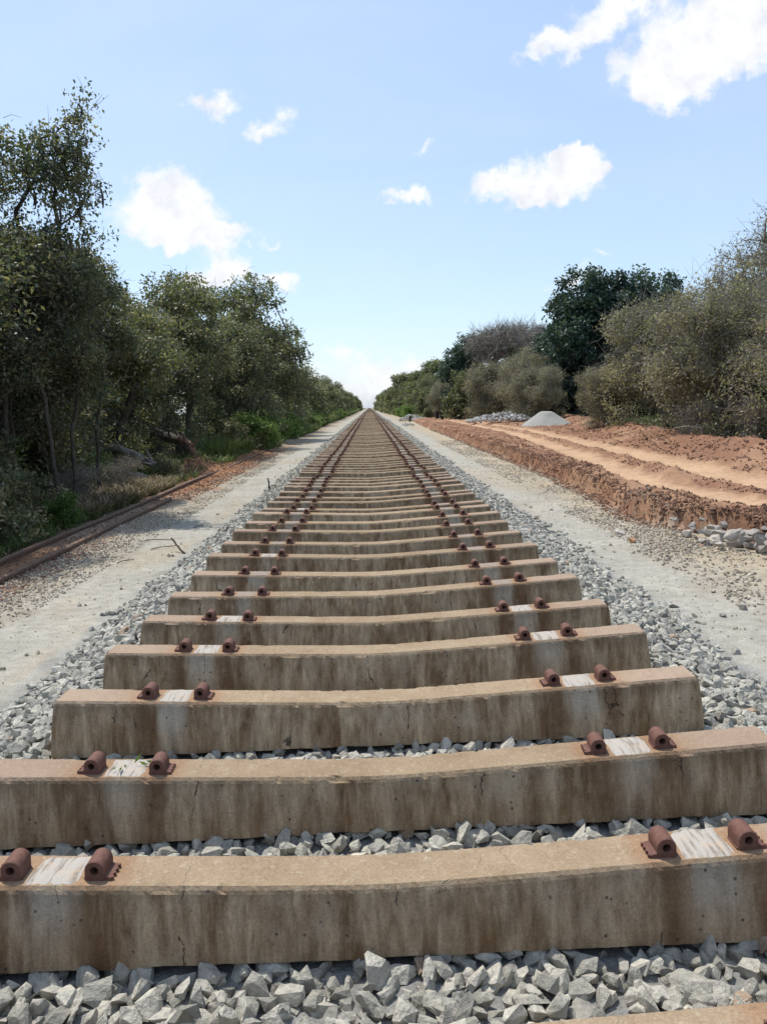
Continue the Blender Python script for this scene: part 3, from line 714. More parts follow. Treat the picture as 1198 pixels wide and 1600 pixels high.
def skeleton(lobes, H, n_tips, r, lean=(0, 0), trunk_top=.55, stems=1, step=.45, spread=.15):
    nodes = []; par = []
    for s in range(stems):
        a = r.uniform(0, 6.28); b0 = np.array([math.cos(a), math.sin(a), 0]) * (spread if stems > 1 else 0)
        top = np.array([lean[0], lean[1], H * trunk_top]) + (np.array([math.cos(a), math.sin(a), 0]) * H * .14 if stems > 1 else 0)
        k = max(4, int(H * trunk_top / .35)); last = -1
        off = r.normal(0, .04, (k + 1, 3)).cumsum(0) * [1, 1, 0]
        for j in range(k + 1):
            t_ = j / k; p = b0 * (1 - t_) + top * t_ ** np.array([1.3, 1.3, 1]) + off[j] * (1 if j else 0); p[2] = H * trunk_top * t_
            nodes.append(p); par.append(last); last = len(nodes) - 1
    lob = np.array(lobes, float)
    vol = lob[:, 3] * lob[:, 4] * lob[:, 5]; w_ = vol / vol.sum()
    ch = r.choice(len(lob), n_tips, p=w_)
    d = r.normal(size=(n_tips, 3)); d /= np.linalg.norm(d, axis=1)[:, None]
    rad = r.random(n_tips) ** (1 / 2.4)
    T = lob[ch, :3] + d * rad[:, None] * lob[ch, 3:]
    T = T[T[:, 2] > .12]
    N0 = np.array(nodes)
    dist = np.min(np.linalg.norm(T[:, None] - N0[None], axis=2), axis=1); T = T[np.argsort(dist)]
    NA = np.zeros((len(nodes) + len(T) * 14, 3)); NA[:len(nodes)] = N0; cnt = len(nodes)
    tips = []
    for t_ in T:
        dd = NA[:cnt] - t_; c_ = np.sqrt((dd * dd).sum(1)) + np.maximum(dd[:, 2], 0) * .8
        j = int(np.argmin(c_)); p0 = NA[j]; L_ = np.linalg.norm(t_ - p0); k = min(12, max(1, int(L_ / step)))
        last = j; bow = r.normal(0, .08 * L_, 3); bow[2] += .06 * L_
        for s in range(1, k + 1):
            q = s / k; p = p0 * (1 - q) + t_ * q + bow * (4 * q * (1 - q)) * .6
            NA[cnt] = p; par.append(last); last = cnt; cnt += 1
            if cnt >= len(NA): break
        tips.append(last)
        if cnt >= len(NA) - 14: break
    return NA[:cnt], np.array(par), np.array(tips)
def branch_mesh(NA, par, tips, r, r_tip=.006, power=.5, rmax=.3, twigs=0, twig_len=.35, twig_r=.003):
    n = len(NA); cnt = np.zeros(n); cnt[tips] += 1
    for i in range(n - 1, -1, -1):
        if par[i] >= 0: cnt[par[i]] += cnt[i]
    rad = np.minimum(r_tip * np.maximum(cnt, 1) ** power, rmax)
    e = np.where(par >= 0)[0]; P0 = NA[par[e]]; P1 = NA[e]; R0 = rad[par[e]]; R1 = rad[e]
    R0 = np.minimum(R0, R1 * 1.6)
    base = P0[:, 2] < .01; R0[base] *= 1.5; P0 = P0.copy(); P0[base, 2] -= .15
    big = R1 > .03
    out_ = [tubes(P0[big], P1[big], R0[big], R1[big], 8), tubes(P0[~big], P1[~big], R0[~big], R1[~big], 4)]
    if twigs:
        src = NA[tips]; k = len(src) * twigs
        s = np.repeat(src, twigs, 0) + r.normal(0, .03, (k, 3)); d = r.normal(size=(k, 3)); d[:, 2] += .3; d /= np.linalg.norm(d, axis=1)[:, None]
        l_ = twig_len * r.uniform(.4, 1.2, (k, 1)); m_ = s + d * l_ * .5; d2 = d + r.normal(0, .35, (k, 3)); e_ = m_ + d2 * l_ * .5
        out_.append(tubes(s, m_, np.full(k, twig_r), np.full(k, twig_r * .8), 3)); out_.append(tubes(m_, e_, np.full(k, twig_r * .8), np.full(k, twig_r * .3), 3))
        s2 = m_; d3 = d + r.normal(0, .7, (k, 3)); e3 = s2 + d3 * l_ * .4
        out_.append(tubes(s2, e3, np.full(k, twig_r * .7), np.full(k, twig_r * .3), 3))
    Vs, Fs = [], []; b_ = 0
    for V_, F_ in out_:
        if len(V_): Vs.append(V_); Fs.append(F_ + b_); b_ += len(V_)
    return mesh_np('trunk', np.concatenate(Vs), np.concatenate(Fs), True)
def leaf_mesh(C, per, sig, L0, r, W=.45, droop=.3, tint_mu=.45, tint_sd=.16, clump_sd=.18, stretch=(1, 1, 1), hang=0.0):
    n = len(C) * per
    c = np.repeat(C, per, 0); st = np.array(stretch)
    ci = np.repeat(np.arange(len(C)), per)
    csz = r.uniform(.6, 1.35, len(C))[ci]
    off = r.normal(0, 1, (n, 3)); off /= np.linalg.norm(off, axis=1)[:, None]; off *= (sig * 1.75 * r.random((n, 1)) ** .55) * st * csz[:, None]; off[:, 2] *= .75
    if hang: off[:, 2] -= np.abs(r.normal(0, hang, n)) * (r.random(n) < .5)
    P = c + off
    D = r.normal(size=(n, 3)) + off / (sig + 1e-6) * .35; D[:, 2] -= droop; D /= np.linalg.norm(D, axis=1)[:, None]
    Nn = r.normal(size=(n, 3)) * .8; Nn[:, 2] += .9
    Sd = np.cross(D, Nn); Sd /= np.linalg.norm(Sd, axis=1)[:, None] + 1e-9
    l_ = L0 * r.uniform(.55, 1.25, (n, 1)); w_ = l_ * W
    V = np.stack([P, P + D * l_ * .45 + Sd * w_ / 2, P + D * l_, P + D * l_ * .45 - Sd * w_ / 2], 1).reshape(-1, 3)
    F = np.arange(n * 4).reshape(-1, 4)
    keep = np.repeat(P[:, 2] > .02, 1); F = F[keep]
    t_ = np.clip(tint_mu + r.normal(0, clump_sd, len(C))[ci] + r.normal(0, tint_sd * 1.5, n), 0, 1)
    return mesh_np('crown', V, F, False, [('tint', 'FACE', 'FLOAT', t_[keep])])
def blob(n, R_, H0, H1, r, sx=(1, 1)):
    """random lobes filling a crown between heights H0 and H1 with half width R_"""
    out_ = []
    for k in range(n):
        a = r.uniform(0, 6.28); q = r.random() ** .6; h = r.uniform(0, 1)
        env = math.sin(math.pi * min(.98, max(.08, (h * .75 + .18)))) ** .6
        rr = R_ * .68 * q * env
        s = R_ * r.uniform(.28, .48)
        out_.append((math.cos(a) * rr * sx[0], math.sin(a) * rr * sx[1], H0 + (H1 - H0) * h, s, s, s * r.uniform(.6, .95)))
    return out_
class Kind: pass
def make_kind(seed, lobes, H, n_tips, per, sig, leaf, mleaf, mbark, stems=1, trunk_top=.55, lean=(0, 0), twigs=0, twig_len=.35, twig_r=.003, r_tip=.006, power=.5, rmax=.3, extra_low=0, low_r=1.5, W=.45, droop=.3, mu=.45, csd=.18, stretch=(1, 1, 1), hang=0, step=.45, spread=.15, drop=0.0, pale=0, pale_s=1.0):
    r = np.random.default_rng(seed)
    NA, par, tips = skeleton(lobes, H, n_tips, r, lean, trunk_top, stems, step, spread)
    k = Kind(); k.trunk = branch_mesh(NA, par, tips, r, r_tip, power, rmax, twigs, twig_len, twig_r); k.trunk.materials.append(mbark)
    k.crown = None; k.H = H; k.twigs = None
    if pale:
        n_ = len(tips) * pale; s_ = np.repeat(NA[tips], pale, 0) + r.normal(0, .1, (n_, 3)); d_ = r.normal(size=(n_, 3)); d_ += (s_ - s_.mean(0)) * .35; d_[:, 2] -= .1; d_ /= np.linalg.norm(d_, axis=1)[:, None]
        l_ = r.uniform(.15, .48, (n_, 1)) * pale_s; m_ = s_ + d_ * l_ * .5; e_ = m_ + (d_ + r.normal(0, .4, (n_, 3))) * l_ * .5; w_ = np.full(n_, .0055 * pale_s)
        A_ = tubes(s_, m_, w_, w_ * .8, 3); B__ = tubes(m_, e_, w_ * .8, w_ * .4, 3)
        k.twigs = mesh_np('twigs', np.concatenate([A_[0], B__[0]]), np.concatenate([A_[1], B__[1] + len(A_[0])]), True); k.twigs.materials.append(M_bark_pale)
    if per:
        C = NA[tips]; k.tips = C.copy()
        if drop: C = C[r.random(len(C)) > drop]
        if extra_low:
            a = r.uniform(0, 6.28, extra_low); q = low_r * r.random(extra_low) ** .5
            C = np.concatenate([C, np.stack([np.cos(a) * q, np.sin(a) * q, r.uniform(.1, H * .45, extra_low)], 1)])
        k.crown = leaf_mesh(C, per, sig, leaf, r, W, droop, mu, .15, csd, stretch, hang); k.crown.materials.append(mleaf)
    return k
def plant(k, name, label, cat, group, x, y, s=1.0, rz=0.0, z=None, sx=1.0, parts=('trunk', 'crown')):
    z = float(height(np.array([x]), np.array([y]))[0]) - .05 if z is None else z
    e = empty(name, (x, y, z), rz); e.scale = (s * sx, s * sx, s)
    tag(e, label, cat, group)
    obj(parts[0], k.trunk, None, e)
    if k.crown: obj(parts[1], k.crown, None, e)
    if k.twigs: obj('twigs', k.twigs, None, e)
    return e

rk = np.random.default_rng(100)
K = {}
# tall rugged dark tree at the left edge (its crown reaches right near the top)
K['bigleft'] = make_kind(1, [(1.85, 0, 6.95, .42, .42, .55), (1.6, 0, 6.35, .62, .6, .5), (.9, 0, 6.75, .5, .5, .35), (1.75, 0, 5.9, .5, .5, .5), (1.1, 0, 6.15, .85, .9, .5), (.3, 0, 6.2, .9, 1.0, .55), (-.7, 0, 6.6, .8, .9, .75), (1.75, 0, 5.3, .5, .6, .5), (1.1, .2, 4.7, .8, .9, .6), (-.2, 0, 5.2, 1.1, 1.2, .7), (-1.3, -.6, 5.0, 1.1, 1.1, .9), (1.6, 0, 4.1, 1.0, 1.1, .6), (.4, .2, 3.4, 1.4, 1.4, .9), (-.8, 0, 3.4, 1.4, 1.5, 1.1), (.6, .6, 2.3, 1.5, 1.5, .8)],
                       7.2, 900, 84, .165, .078, M_leaf_dark, M_bark, pale=1, trunk_top=.6, lean=(.1, 0), r_tip=.006, rmax=.16, mu=.42, csd=.2, hang=.12, W=.55)
K['round'] = make_kind(2, blob(15, 2.7, 2.0, 5.6, rk), 6.6, 560, 50, .19, .13, M_leaf_olive, M_bark, pale=1, pale_s=1.4, trunk_top=.5, stems=2, mu=.38, csd=.2, extra_low=60, low_r=1.8, rmax=.15, W=.5)
K['dense'] = make_kind(3, blob(14, 2.2, .9, 4.2, rk), 5.0, 460, 52, .18, .10, M_leaf_dark, M_bark, pale=1, stems=3, trunk_top=.4, mu=.5, csd=.2, extra_low=90, low_r=1.9, rmax=.09, W=.5)
K['thin'] = make_kind(4, blob(10, 1.7, 2.3, 4.6, rk), 5.2, 300, 72, .18, .078, M_leaf_dark, M_bark, stems=6, trunk_top=.55, mu=.45, twigs=2, twig_len=.6, twig_r=.005, r_tip=.005, rmax=.04, spread=.45, W=.5)
K['olive'] = make_kind(5, blob(16, 2.7, .7, 4.2, rk), 5.0, 640, 52, .20, .105, M_leaf_grey, M_bark_pale, stems=4, trunk_top=.4, mu=.42, csd=.22, twigs=3, twig_len=.75, twig_r=.007, extra_low=110, low_r=2.3, rmax=.09, hang=.2, r_tip=.008)
K['greytwig'] = make_kind(6, blob(14, 3.2, 2.6, 8.2, rk), 9.2, 620, 30, .26, .12, M_leaf_grey, M_bark_pale, stems=2, trunk_top=.6, mu=.3, csd=.16, twigs=4, twig_len=.85, twig_r=.009, r_tip=.012, rmax=.2)
K['dark'] = make_kind(7, blob(34, 4.4, 1.2, 10.8, rk), 12.0, 900, 62, .36, .30, M_leaf_blue, M_bark, trunk_top=.6, mu=.45, csd=.2, r_tip=.014, extra_low=110, low_r=3.4, rmax=.4, W=.55, droop=.5)
K['bare'] = make_kind(8, [(0, 0, 7.2, 3.6, 3.6, 1.3), (-1.5, 0, 6.2, 2.2, 2.2, 1.2), (1.8, .5, 6.6, 2.2, 2.2, 1.1)], 8.8, 420, 0, 0, 0, None, M_bark_pale, trunk_top=.45, twigs=6, twig_len=1.0, twig_r=.016, r_tip=.024, rmax=.25)
K['umbrella'] = make_kind(9, [(0, 0, 6.4, 4.2, 4.2, .8), (1.5, 0, 6.9, 2.2, 2.2, .6), (-1.6, 0, 5.6, 2.6, 2.6, .9), (0, 0, 4.4, 3.0, 3.0, .9)], 7.8, 330, 50, .36, .34, M_leaf_olive, M_bark, trunk_top=.6, mu=.3, r_tip=.016, rmax=.3)
K['farbush'] = make_kind(10, blob(12, 2.3, .6, 3.4, rk), 4.2, 300, 50, .27, .22, M_leaf_olive, M_bark, stems=3, trunk_top=.4, mu=.35, csd=.22, extra_low=120, low_r=2.1, rmax=.09)
K['shrub'] = make_kind(11, blob(8, .8, .2, 1.1, rk), 1.3, 120, 40, .11, .085, M_leaf_bright, M_bark, stems=4, trunk_top=.3, mu=.4, csd=.2, extra_low=30, low_r=.7, rmax=.02, r_tip=.003, step=.25)
K['dry'] = make_kind(12, blob(8, 1.0, .2, 1.3, rk), 1.5, 130, 7, .12, .06, M_dry, M_bark_pale, stems=7, trunk_top=.5, mu=.5, twigs=3, twig_len=.5, twig_r=.005, rmax=.02, r_tip=.004, spread=.4)
K['darkshrub'] = make_kind(13, blob(9, 1.0, .2, 1.3, rk), 1.6, 160, 45, .13, .095, M_leaf_dark, M_bark, stems=4, trunk_top=.3, mu=.6, csd=.2, extra_low=40, low_r=.9, rmax=.02, r_tip=.003, step=.25)

LG = 'trees of the dense woods left of the track'; RG = 'trees of the woods right of the dirt road'
big = plant(K['bigleft'], 'tall_tree', 'tallest dark ragged tree with hanging pods at the left edge of the photo', 'tree', LG, -6.55, 13.2, .96, 0)
# hanging pods
rp = np.random.default_rng(77)
pod_tips = K['bigleft'].tips; pod_tips = pod_tips[(pod_tips[:, 0] > .7) & (pod_tips[:, 2] > 4.7)]; pod_tips = pod_tips[rp.permutation(len(pod_tips))]
for i in range(26):
    q = np.linspace(0, 1, 6); ln = rp.uniform(.18, .36); cb = rp.uniform(-.06, .06)
    P_ = np.stack([cb * np.sin(q * 3), q * 0 + cb * q * .4, -ln * q], 1); rr = .011 + .012 * np.sin(q * np.pi)
    V_, F_ = tubes(P_[:-1], P_[1:], rr[:-1], rr[1:], 5)
    c = pod_tips[i % len(pod_tips)]
    obj('seed_pod', mesh_np('pod', V_, F_, True), M_bark, big, tuple(c + rp.normal(0, .05, 3)))
# pale bare limb across its upper crown
r = np.random.default_rng(9)
q = np.linspace(0, 1, 12); P_ = np.stack([-2.3 + 3.0 * q, -.6 + 0 * q, 6.05 + .75 * q + .12 * np.sin(q * 5)], 1); rr = .045 - .03 * q
A = tubes(P_[:-1], P_[1:], rr[:-1], rr[1:], 6)
P2 = np.stack([-1.0 + .8 * q, -.7 + 0 * q, 6.35 + .1 * q - 1.1 * q ** 2], 1); B_ = tubes(P2[:-1], P2[1:], rr[:-1] * .6, rr[1:] * .6, 5)
obj('limb', mesh_np('limb', np.concatenate([A[0], B_[0]]), np.concatenate([A[1], B_[1] + len(A[0])]), True), M_bark_pale, big)

LT = [ # kind, x, y, scale, rot, label
 ('thin', -6.0, 9.8, 1.05, 0.3, 'dark leafy tree whose dark stems stand at the lower left edge of the photo'),
 ('thin', -5.75, 11.6, .98, 1.9, 'thin dark multi-stemmed tree in front of the tallest left tree'),
 ('dense', -8.6, 11.4, 1.15, 2.2, 'dark bushy tree behind the thin stems at the left edge'),
 ('thin', -5.35, 12.5, .82, 5.2, 'small forked dark tree leaning over the old rails below the tallest left tree'),
 ('thin', -6.0, 14.8, .95, 4.0, 'slender dark stemmed tree beside the dry brush above the old rails'),
 ('dense', -8.0, 16.8, 1.12, 4.5, 'dark rounded tree right of the tallest left tree'),
 ('round', -7.3, 20.5, .95, 1.0, 'olive brown leafed tree behind the fallen logs'),
 ('dense', -8.6, 14.2, 1.3, 5.4, 'broad dark tree deep behind the tallest left tree'),
 ('dense', -7.3, 24.6, 1.1, 3.3, 'dark low tree overhanging the torn root and red dirt heap'),
 ('round', -7.0, 28.0, 1.07, 2.0, 'olive tree with pointed top rising behind the bright grass clump'),
 ('dense', -6.0, 32.5, 1.18, .4, 'dark tree over the bright green grass, right of the olive tree'),
 ('round', -6.2, 40.5, 1.43, 5.0, 'large full domed tree ending the tall part of the left woods'),
 ('dense', -5.7, 47, 1.25, 2.6, 'dark tree just beyond the large domed tree on the left'),
 ('round', -8.4, 34, 1.25, 3.9, 'tall tree set back behind the dark tree on the left'),
 ('dense', -9.6, 19, 1.35, .9, 'dark tree far inside the left woods behind the logs'),
 ('dense', -10.2, 26, 1.5, 2.9, 'dark tree far inside the left woods behind the olive tree'),
 ('dense', -9.2, 9.5, 1.3, 1.4, 'dark tree deep inside the woods at the left border'),
]
for (k, x, y, s, rz, lb) in LT: plant(K[k], 'broadleaf_tree', lb, 'tree', LG, x, y, s, rz)
rf = np.random.default_rng(31)
y = 53.0
i = 0
while y < 420 and i < 70:
    k = 'farbush' if i % 3 else 'round'
    s = (rf.uniform(.7, 1.35) if k == 'farbush' else rf.uniform(.6, 1.0)) * (1 + min(y, 150) * .0016)
    plant(K[k], 'roadside_tree', 'small green tree in the far row receding along the left side of the track', 'tree', 'far trees left of the track', -6.4 - rf.uniform(0, .9), y, s, rf.uniform(0, 6))
    y += 2.6 + y * .03; i += 1
y = 22.0
for i in range(26):     # second row for depth
    plant(K['dense'], 'inner_tree', 'dark tree of the second row inside the left woods', 'tree', 'inner trees left of the track', -10.5 - rf.uniform(0, 3), y, rf.uniform(.9, 1.25), rf.uniform(0, 6)); y += 4 + y * .05

RT = [
 ('greytwig', 15.6, 27.5, 1.0, 0.5, 'tall grey twiggy tree in the upper right of the woods'),
 ('greytwig', 19.5, 30.0, 1.08, 2.5, 'grey twiggy tree behind the tallest one, cut by the right border'),
 ('olive', 11.6, 19.2, 1.0, 0.0, 'olive draping shrub tree at the right border beside the red berm'),
 ('olive', 11.2, 22.6, 1.08, 2.0, 'grey olive draping shrub tree with yellow green sprigs, left of the border shrub'),
 ('olive', 13.6, 23.5, 1.35, 4.1, 'high olive shrub tree under the tall grey twiggy tree'),
 ('olive', 12.4, 30.5, 1.22, 1.1, 'brown grey domed shrub tree in front of the dense dark tree'),
 ('olive', 15.2, 19.5, 1.15, 3.0, 'olive shrub tree at the far right behind the berm'),
 ('olive', 10.9, 33.5, .62, 5.1, 'small low leaning bush right of the grey gravel heap'),
 ('dark', 16.9, 57, .98, 0.3, 'big dense dark blue green tree, darkest crown in the photo'),
 ('dark', 21.2, 57, .96, 3.0, 'dense dark tree merged with the right flank of the biggest dark tree'),
 ('dark', 15.6, 60, .66, 1.0, 'lower dark tree hugging the left foot of the biggest dark tree'),
 ('bare', 12.8, 71, 1.0, .2, 'bare leafless tree with wide twig dome left of the dense dark tree'),
 ('bare', 15.4, 76, 1.08, 2.1, 'smaller bare leafless tree showing against the sky, left of the other'),
 ('olive', 12.9, 58, 1.15, 2.2, 'olive bush behind the grey gravel heap'),
 ('olive', 10.8, 63, 1.15, 4.2, 'olive bush behind the white rubble heap'),
 ('olive', 14.6, 64, 1.35, .2, 'olive bush between rubble heap and dense dark tree'),
 ('dark', 10.4, 76, .74, 2.0, 'dark green tree behind the rubble heap with spreading top'),
 ('olive', 8.6, 84, 1.0, 3.1, 'grey brown round bush behind the two black drums'),
 ('farbush', 9.6, 72, 1.15, 2.6, 'green bush filling the gap between the rubble heap bush and the drums'),
 ('round', 14.0, 70, 1.0, 1.6, 'olive green tree rising behind the bushes left of the bare tree'),
 ('olive', 12.0, 53, .9, 4.0, 'grey brown bush right behind the grey gravel heap'),
 ('farbush', 7.2, 92, 1.0, .1, 'green bush left of the grey brown round bush'),
 ('umbrella', 9.0, 150, 1.1, .1, 'flat topped umbrella tree far down the right side'),
 ('umbrella', 13.5, 128, 1.2, 2.1, 'pale flat topped tree rising over the far right trees'),
]
for (k, x, y, s, rz, lb) in RT: plant(K[k], 'woodland_tree', lb, 'tree', RG, x, y, s, rz)
y = 98.0
for i in range(34):
    k = 'farbush' if i % 3 else 'round'
    plant(K[k], 'roadside_tree', 'small green tree in the far row receding along the right side of the track', 'tree', 'far trees right of the track', 7.2 + rf.uniform(0, .8) - min(1.2, (y - 98) * .01), y, (1.1 if k == 'farbush' else .8) * rf.uniform(.65, 1.4) * (1 + min(y - 98, 150) * .002), rf.uniform(0, 6))
    y += 3.5 + y * .022
y = 16.0
for i in range(22):
    k = 'olive' if y < 34 else 'dense'
    plant(K[k], 'inner_tree', 'shaded tree of the second row inside the right woods', 'tree', 'inner trees right of the road', woods_edge(y) + 7 + rf.uniform(0, 3), y, rf.uniform(1.0, 1.3) * (1.2 if y > 60 else 1), rf.uniform(0, 6)); y += 4.5 + y * .04

# undergrowth
UG = [
 ('darkshrub', -4.95, 9.3, .75, 'dark green leafy shrub at the lower left, against the old rail'),
 ('darkshrub', -6.3, 11.2, 1.2, 'tall dark shrub filling the gap behind the dark stems'),
 ('darkshrub', -6.6, 15.0, 1.2, 'tall dark shrub behind the dry straw grass'),
 ('darkshrub', -5.3, 10.3, .8, 'second dark green leafy shrub at the lower left, below the dark stems'),
 ('shrub', -4.75, 11.3, .5, 'bright green shrub touching the old rail at the forest edge'),
 ('shrub', -6.1, 16.2, .75, 'yellow green bush in front of the fallen logs'),
 ('shrub', -6.7, 13.3, 1.15, 'yellow green bush glimpsed behind the thin dark stems'),
 ('darkshrub', -5.0, 18.2, .5, 'small dark shrub below the end of the fallen logs'),
 ('shrub', -5.3, 33.0, 1.1, 'bright leafy bush beyond the grass clump'),
 ('shrub', -5.0, 37.0, 1.3, 'bright leafy bush under the large domed tree'),
 ('shrub', -4.9, 42.0, 1.3, 'green bush at the track side beyond the domed tree'),
 ('darkshrub', -5.2, 29.5, 1.0, 'dark bush between grass clump and bright leafy bush'),
 ('darkshrub', 6.6, 83.0, .8, 'small dark bush behind the little stone heap by the track'),
 ('dry', -5.3, 13.2, .6, 'dry brown twiggy brush behind the old rail'),
 ('dry', -5.2, 15.4, .6, 'dry straw coloured brush left of the fallen logs'),
 ('dry', -7.8, 13.0, 1.2, 'tangle of pale dry sticks deep behind the dark stems'),
 ('dry', 11.9, 35.8, 1.0, 'purple brown dry brush between gravel heap and leaning bush'),
 ('dry', 10.2, 19.6, .95, 'bare pale brushwood hanging over the berm at right'),
 ('dry', 9.6, 21.6, .8, 'bare pale brushwood left of the brushwood over the berm'),
]
for (k, x, y, s, lb) in UG: plant(K[k], 'shrub' if k != 'dry' else 'dry_brush', lb, 'bush', 'bushes along the edges of the woods', x, y, s, rf.uniform(0, 6), parts=('stems', 'foliage'))
y = 30.0
for i in range(46):
    plant(K['shrub'], 'low_bush', 'low green bush of the far verge left of the track', 'bush', 'low bushes on the far left verge', -4.45 - rf.uniform(0, .45), y, rf.uniform(.8, 1.35), rf.uniform(0, 6), parts=('stems', 'foliage')); y += 1.8 + (y - 30) * .045
y = 92.0
for i in range(26):
    plant(K['shrub'], 'low_bush', 'low green bush of the far verge right of the track', 'bush', 'low bushes on the far right verge', 4.9 + rf.uniform(0, .7), y, rf.uniform(.9, 1.6), rf.uniform(0, 6), parts=('stems', 'foliage')); y += 2.0 + (y - 92) * .06

def grass_mesh(n, R_, H_, r, wid=.012, lean=.45, mu=.5):
    a = r.uniform(0, 6.28, n); q = R_ * r.random(n) ** .6
    B0 = np.stack([np.cos(a) * q, np.sin(a) * q, 0 * q], 1)
    h = H_ * r.uniform(.5, 1.1, n); a2 = a + r.normal(0, .8, n); ln = lean * h * r.uniform(.3, 1.3, n)
    dirv = np.stack([np.cos(a2), np.sin(a2), 0 * a2], 1); sd_ = np.stack([-np.sin(a2), np.cos(a2), 0 * a2], 1)
    V = []; 
    for t_, wd in ((0, 1), (.45, .9), (.8, .55), (1.0, .06)):
        c_ = B0 + dirv * (ln * t_ ** 2)[:, None]; c_[:, 2] += h * (t_ - .25 * t_ ** 3 * lean * 1.5)
        V.append(c_ - sd_ * wid * wd / 2); V.append(c_ + sd_ * wid * wd / 2)
    V = np.stack(V, 1).reshape(-1, 3)
    F = (np.array([[0, 1, 3, 2], [2, 3, 5, 4], [4, 5, 7, 6]])[None] + (np.arange(n) * 8)[:, None, None]).reshape(-1, 4)
    t_ = np.repeat(np.clip(mu + r.normal(0, .2, n), 0, 1), 3)
    return mesh_np('grass', V, F, False, [('tint', 'FACE', 'FLOAT', t_)])
rg = np.random.default_rng(55)
GM = [grass_mesh(420, .55, .95, rg, .022, .6, .45), grass_mesh(260, .4, .5, rg, .012, .6, .5)]
for i, (x, y, s, lb) in enumerate([(-5.1, 24.6, 1.1, 'tall bright green grass clump right of the red dirt heap'), (-5.6, 26.4, 1.2, 'second bright grass clump, further back beside the first'), (-4.9, 27.6, .85, 'pale stalky grass clump at the end of the bright grass'), (-5.5, 29.0, 1.0, 'grass clump in front of the dark bush')]):
    o = obj('grass_clump', GM[0], M_grass, None, (x, y, float(height(np.array([x]), np.array([y]))[0]) - .03), (0, 0, i), s); tag(o, lb, 'grass clump', 'tall grass by the woods')
def field(n, fx, y0, y1, p, gm_n, h0, h1, seed, name, label, mat, mu):
    r = np.random.default_rng(seed); y = y0 + (y1 - y0) * r.random(n) ** p; x = fx(y, r.random(n)); z = height(x, y)
    base = grass_mesh(gm_n, .14, 1.0, r, .03, .7, mu)
    bV = np.zeros((len(base.vertices), 3), np.float32).ravel(); base.vertices.foreach_get('co', bV); bV = bV.reshape(-1, 3)
    nf = len(base.polygons); bl = np.zeros(nf * 4, np.int32); base.loops.foreach_get('vertex_index', bl); bl = bl.reshape(-1, 4)
    s = r.uniform(h0, h1, n) * (1 + y * .01); a = r.uniform(0, 6.28, n); ca__, sa_ = np.cos(a), np.sin(a)
    VX = bV[None, :, 0] * ca__[:, None] - bV[None, :, 1] * sa_[:, None]; VY = bV[None, :, 0] * sa_[:, None] + bV[None, :, 1] * ca__[:, None]
    V = np.stack([VX * s[:, None] * 1.6 + x[:, None], VY * s[:, None] * 1.6 + y[:, None], bV[None, :, 2] * s[:, None] + z[:, None]], -1).reshape(-1, 3)
    F = (bl[None] + (np.arange(n) * len(bV))[:, None, None]).reshape(-1, 4)
    tn = np.clip(mu + r.normal(0, .2, n * nf), 0, 1)
    me = mesh_np(name, V, F, False, [('tint', 'FACE', 'FLOAT', tn)]); tag(obj(name, me, mat), label, 'grass', kind='stuff')
field(2600, lambda y, u_: np.where(y > 30, -4.12, -4.42) - 3.0 * u_, 7, 60, 1.5, 12, .10, .34, 61, 'undergrowth_grass', 'rough green grass and herbs under the left woods', M_grass, .35)
field(1500, lambda y, u_: -4.5 - .7 * u_, 40, 260, 1.3, 9, .25, .5, 62, 'verge_grass', 'green grass verge far along the left side', M_grass, .35)
field(1500, lambda y, u_: 4.6 + 2.0 * u_, 86, 300, 1.3, 9, .3, .55, 63, 'verge_grass', 'green grass verge far along the right side', M_grass, .35)
field(900, lambda y, u_: -4.5 - 1.8 * u_, 11.5, 17.0, 1.0, 12, .15, .42, 64, 'dry_grass', 'straw coloured dry grass behind the old rails', M_dry, .5)
field(700, lambda y, u_: woods_edge(y) + .6 + 5 * u_, 14, 60, 1.2, 10, .12, .3, 65, 'shade_grass', 'green ground cover under the right woods', M_grass, .3)
# leaf litter crumbs and twigs on the forest floor
r = np.random.default_rng(66); n = 9000; y_ = 5 + 45 * r.random(n) ** 1.6; x_ = np.where(r.random(n) < .65, -4.3 - 4 * r.random(n), woods_edge(y_) - .3 + 3 * r.random(n))
C_ = np.stack([x_, y_, height(x_, y_) + .02], 1)
lm = leaf_mesh(C_, 2, .04, .08, r, .5, 0, .4, .2, .1); tag(obj('leaf_litter', lm, M_dry), 'dry fallen leaves on the forest floor at both edges', 'leaf litter', kind='stuff')

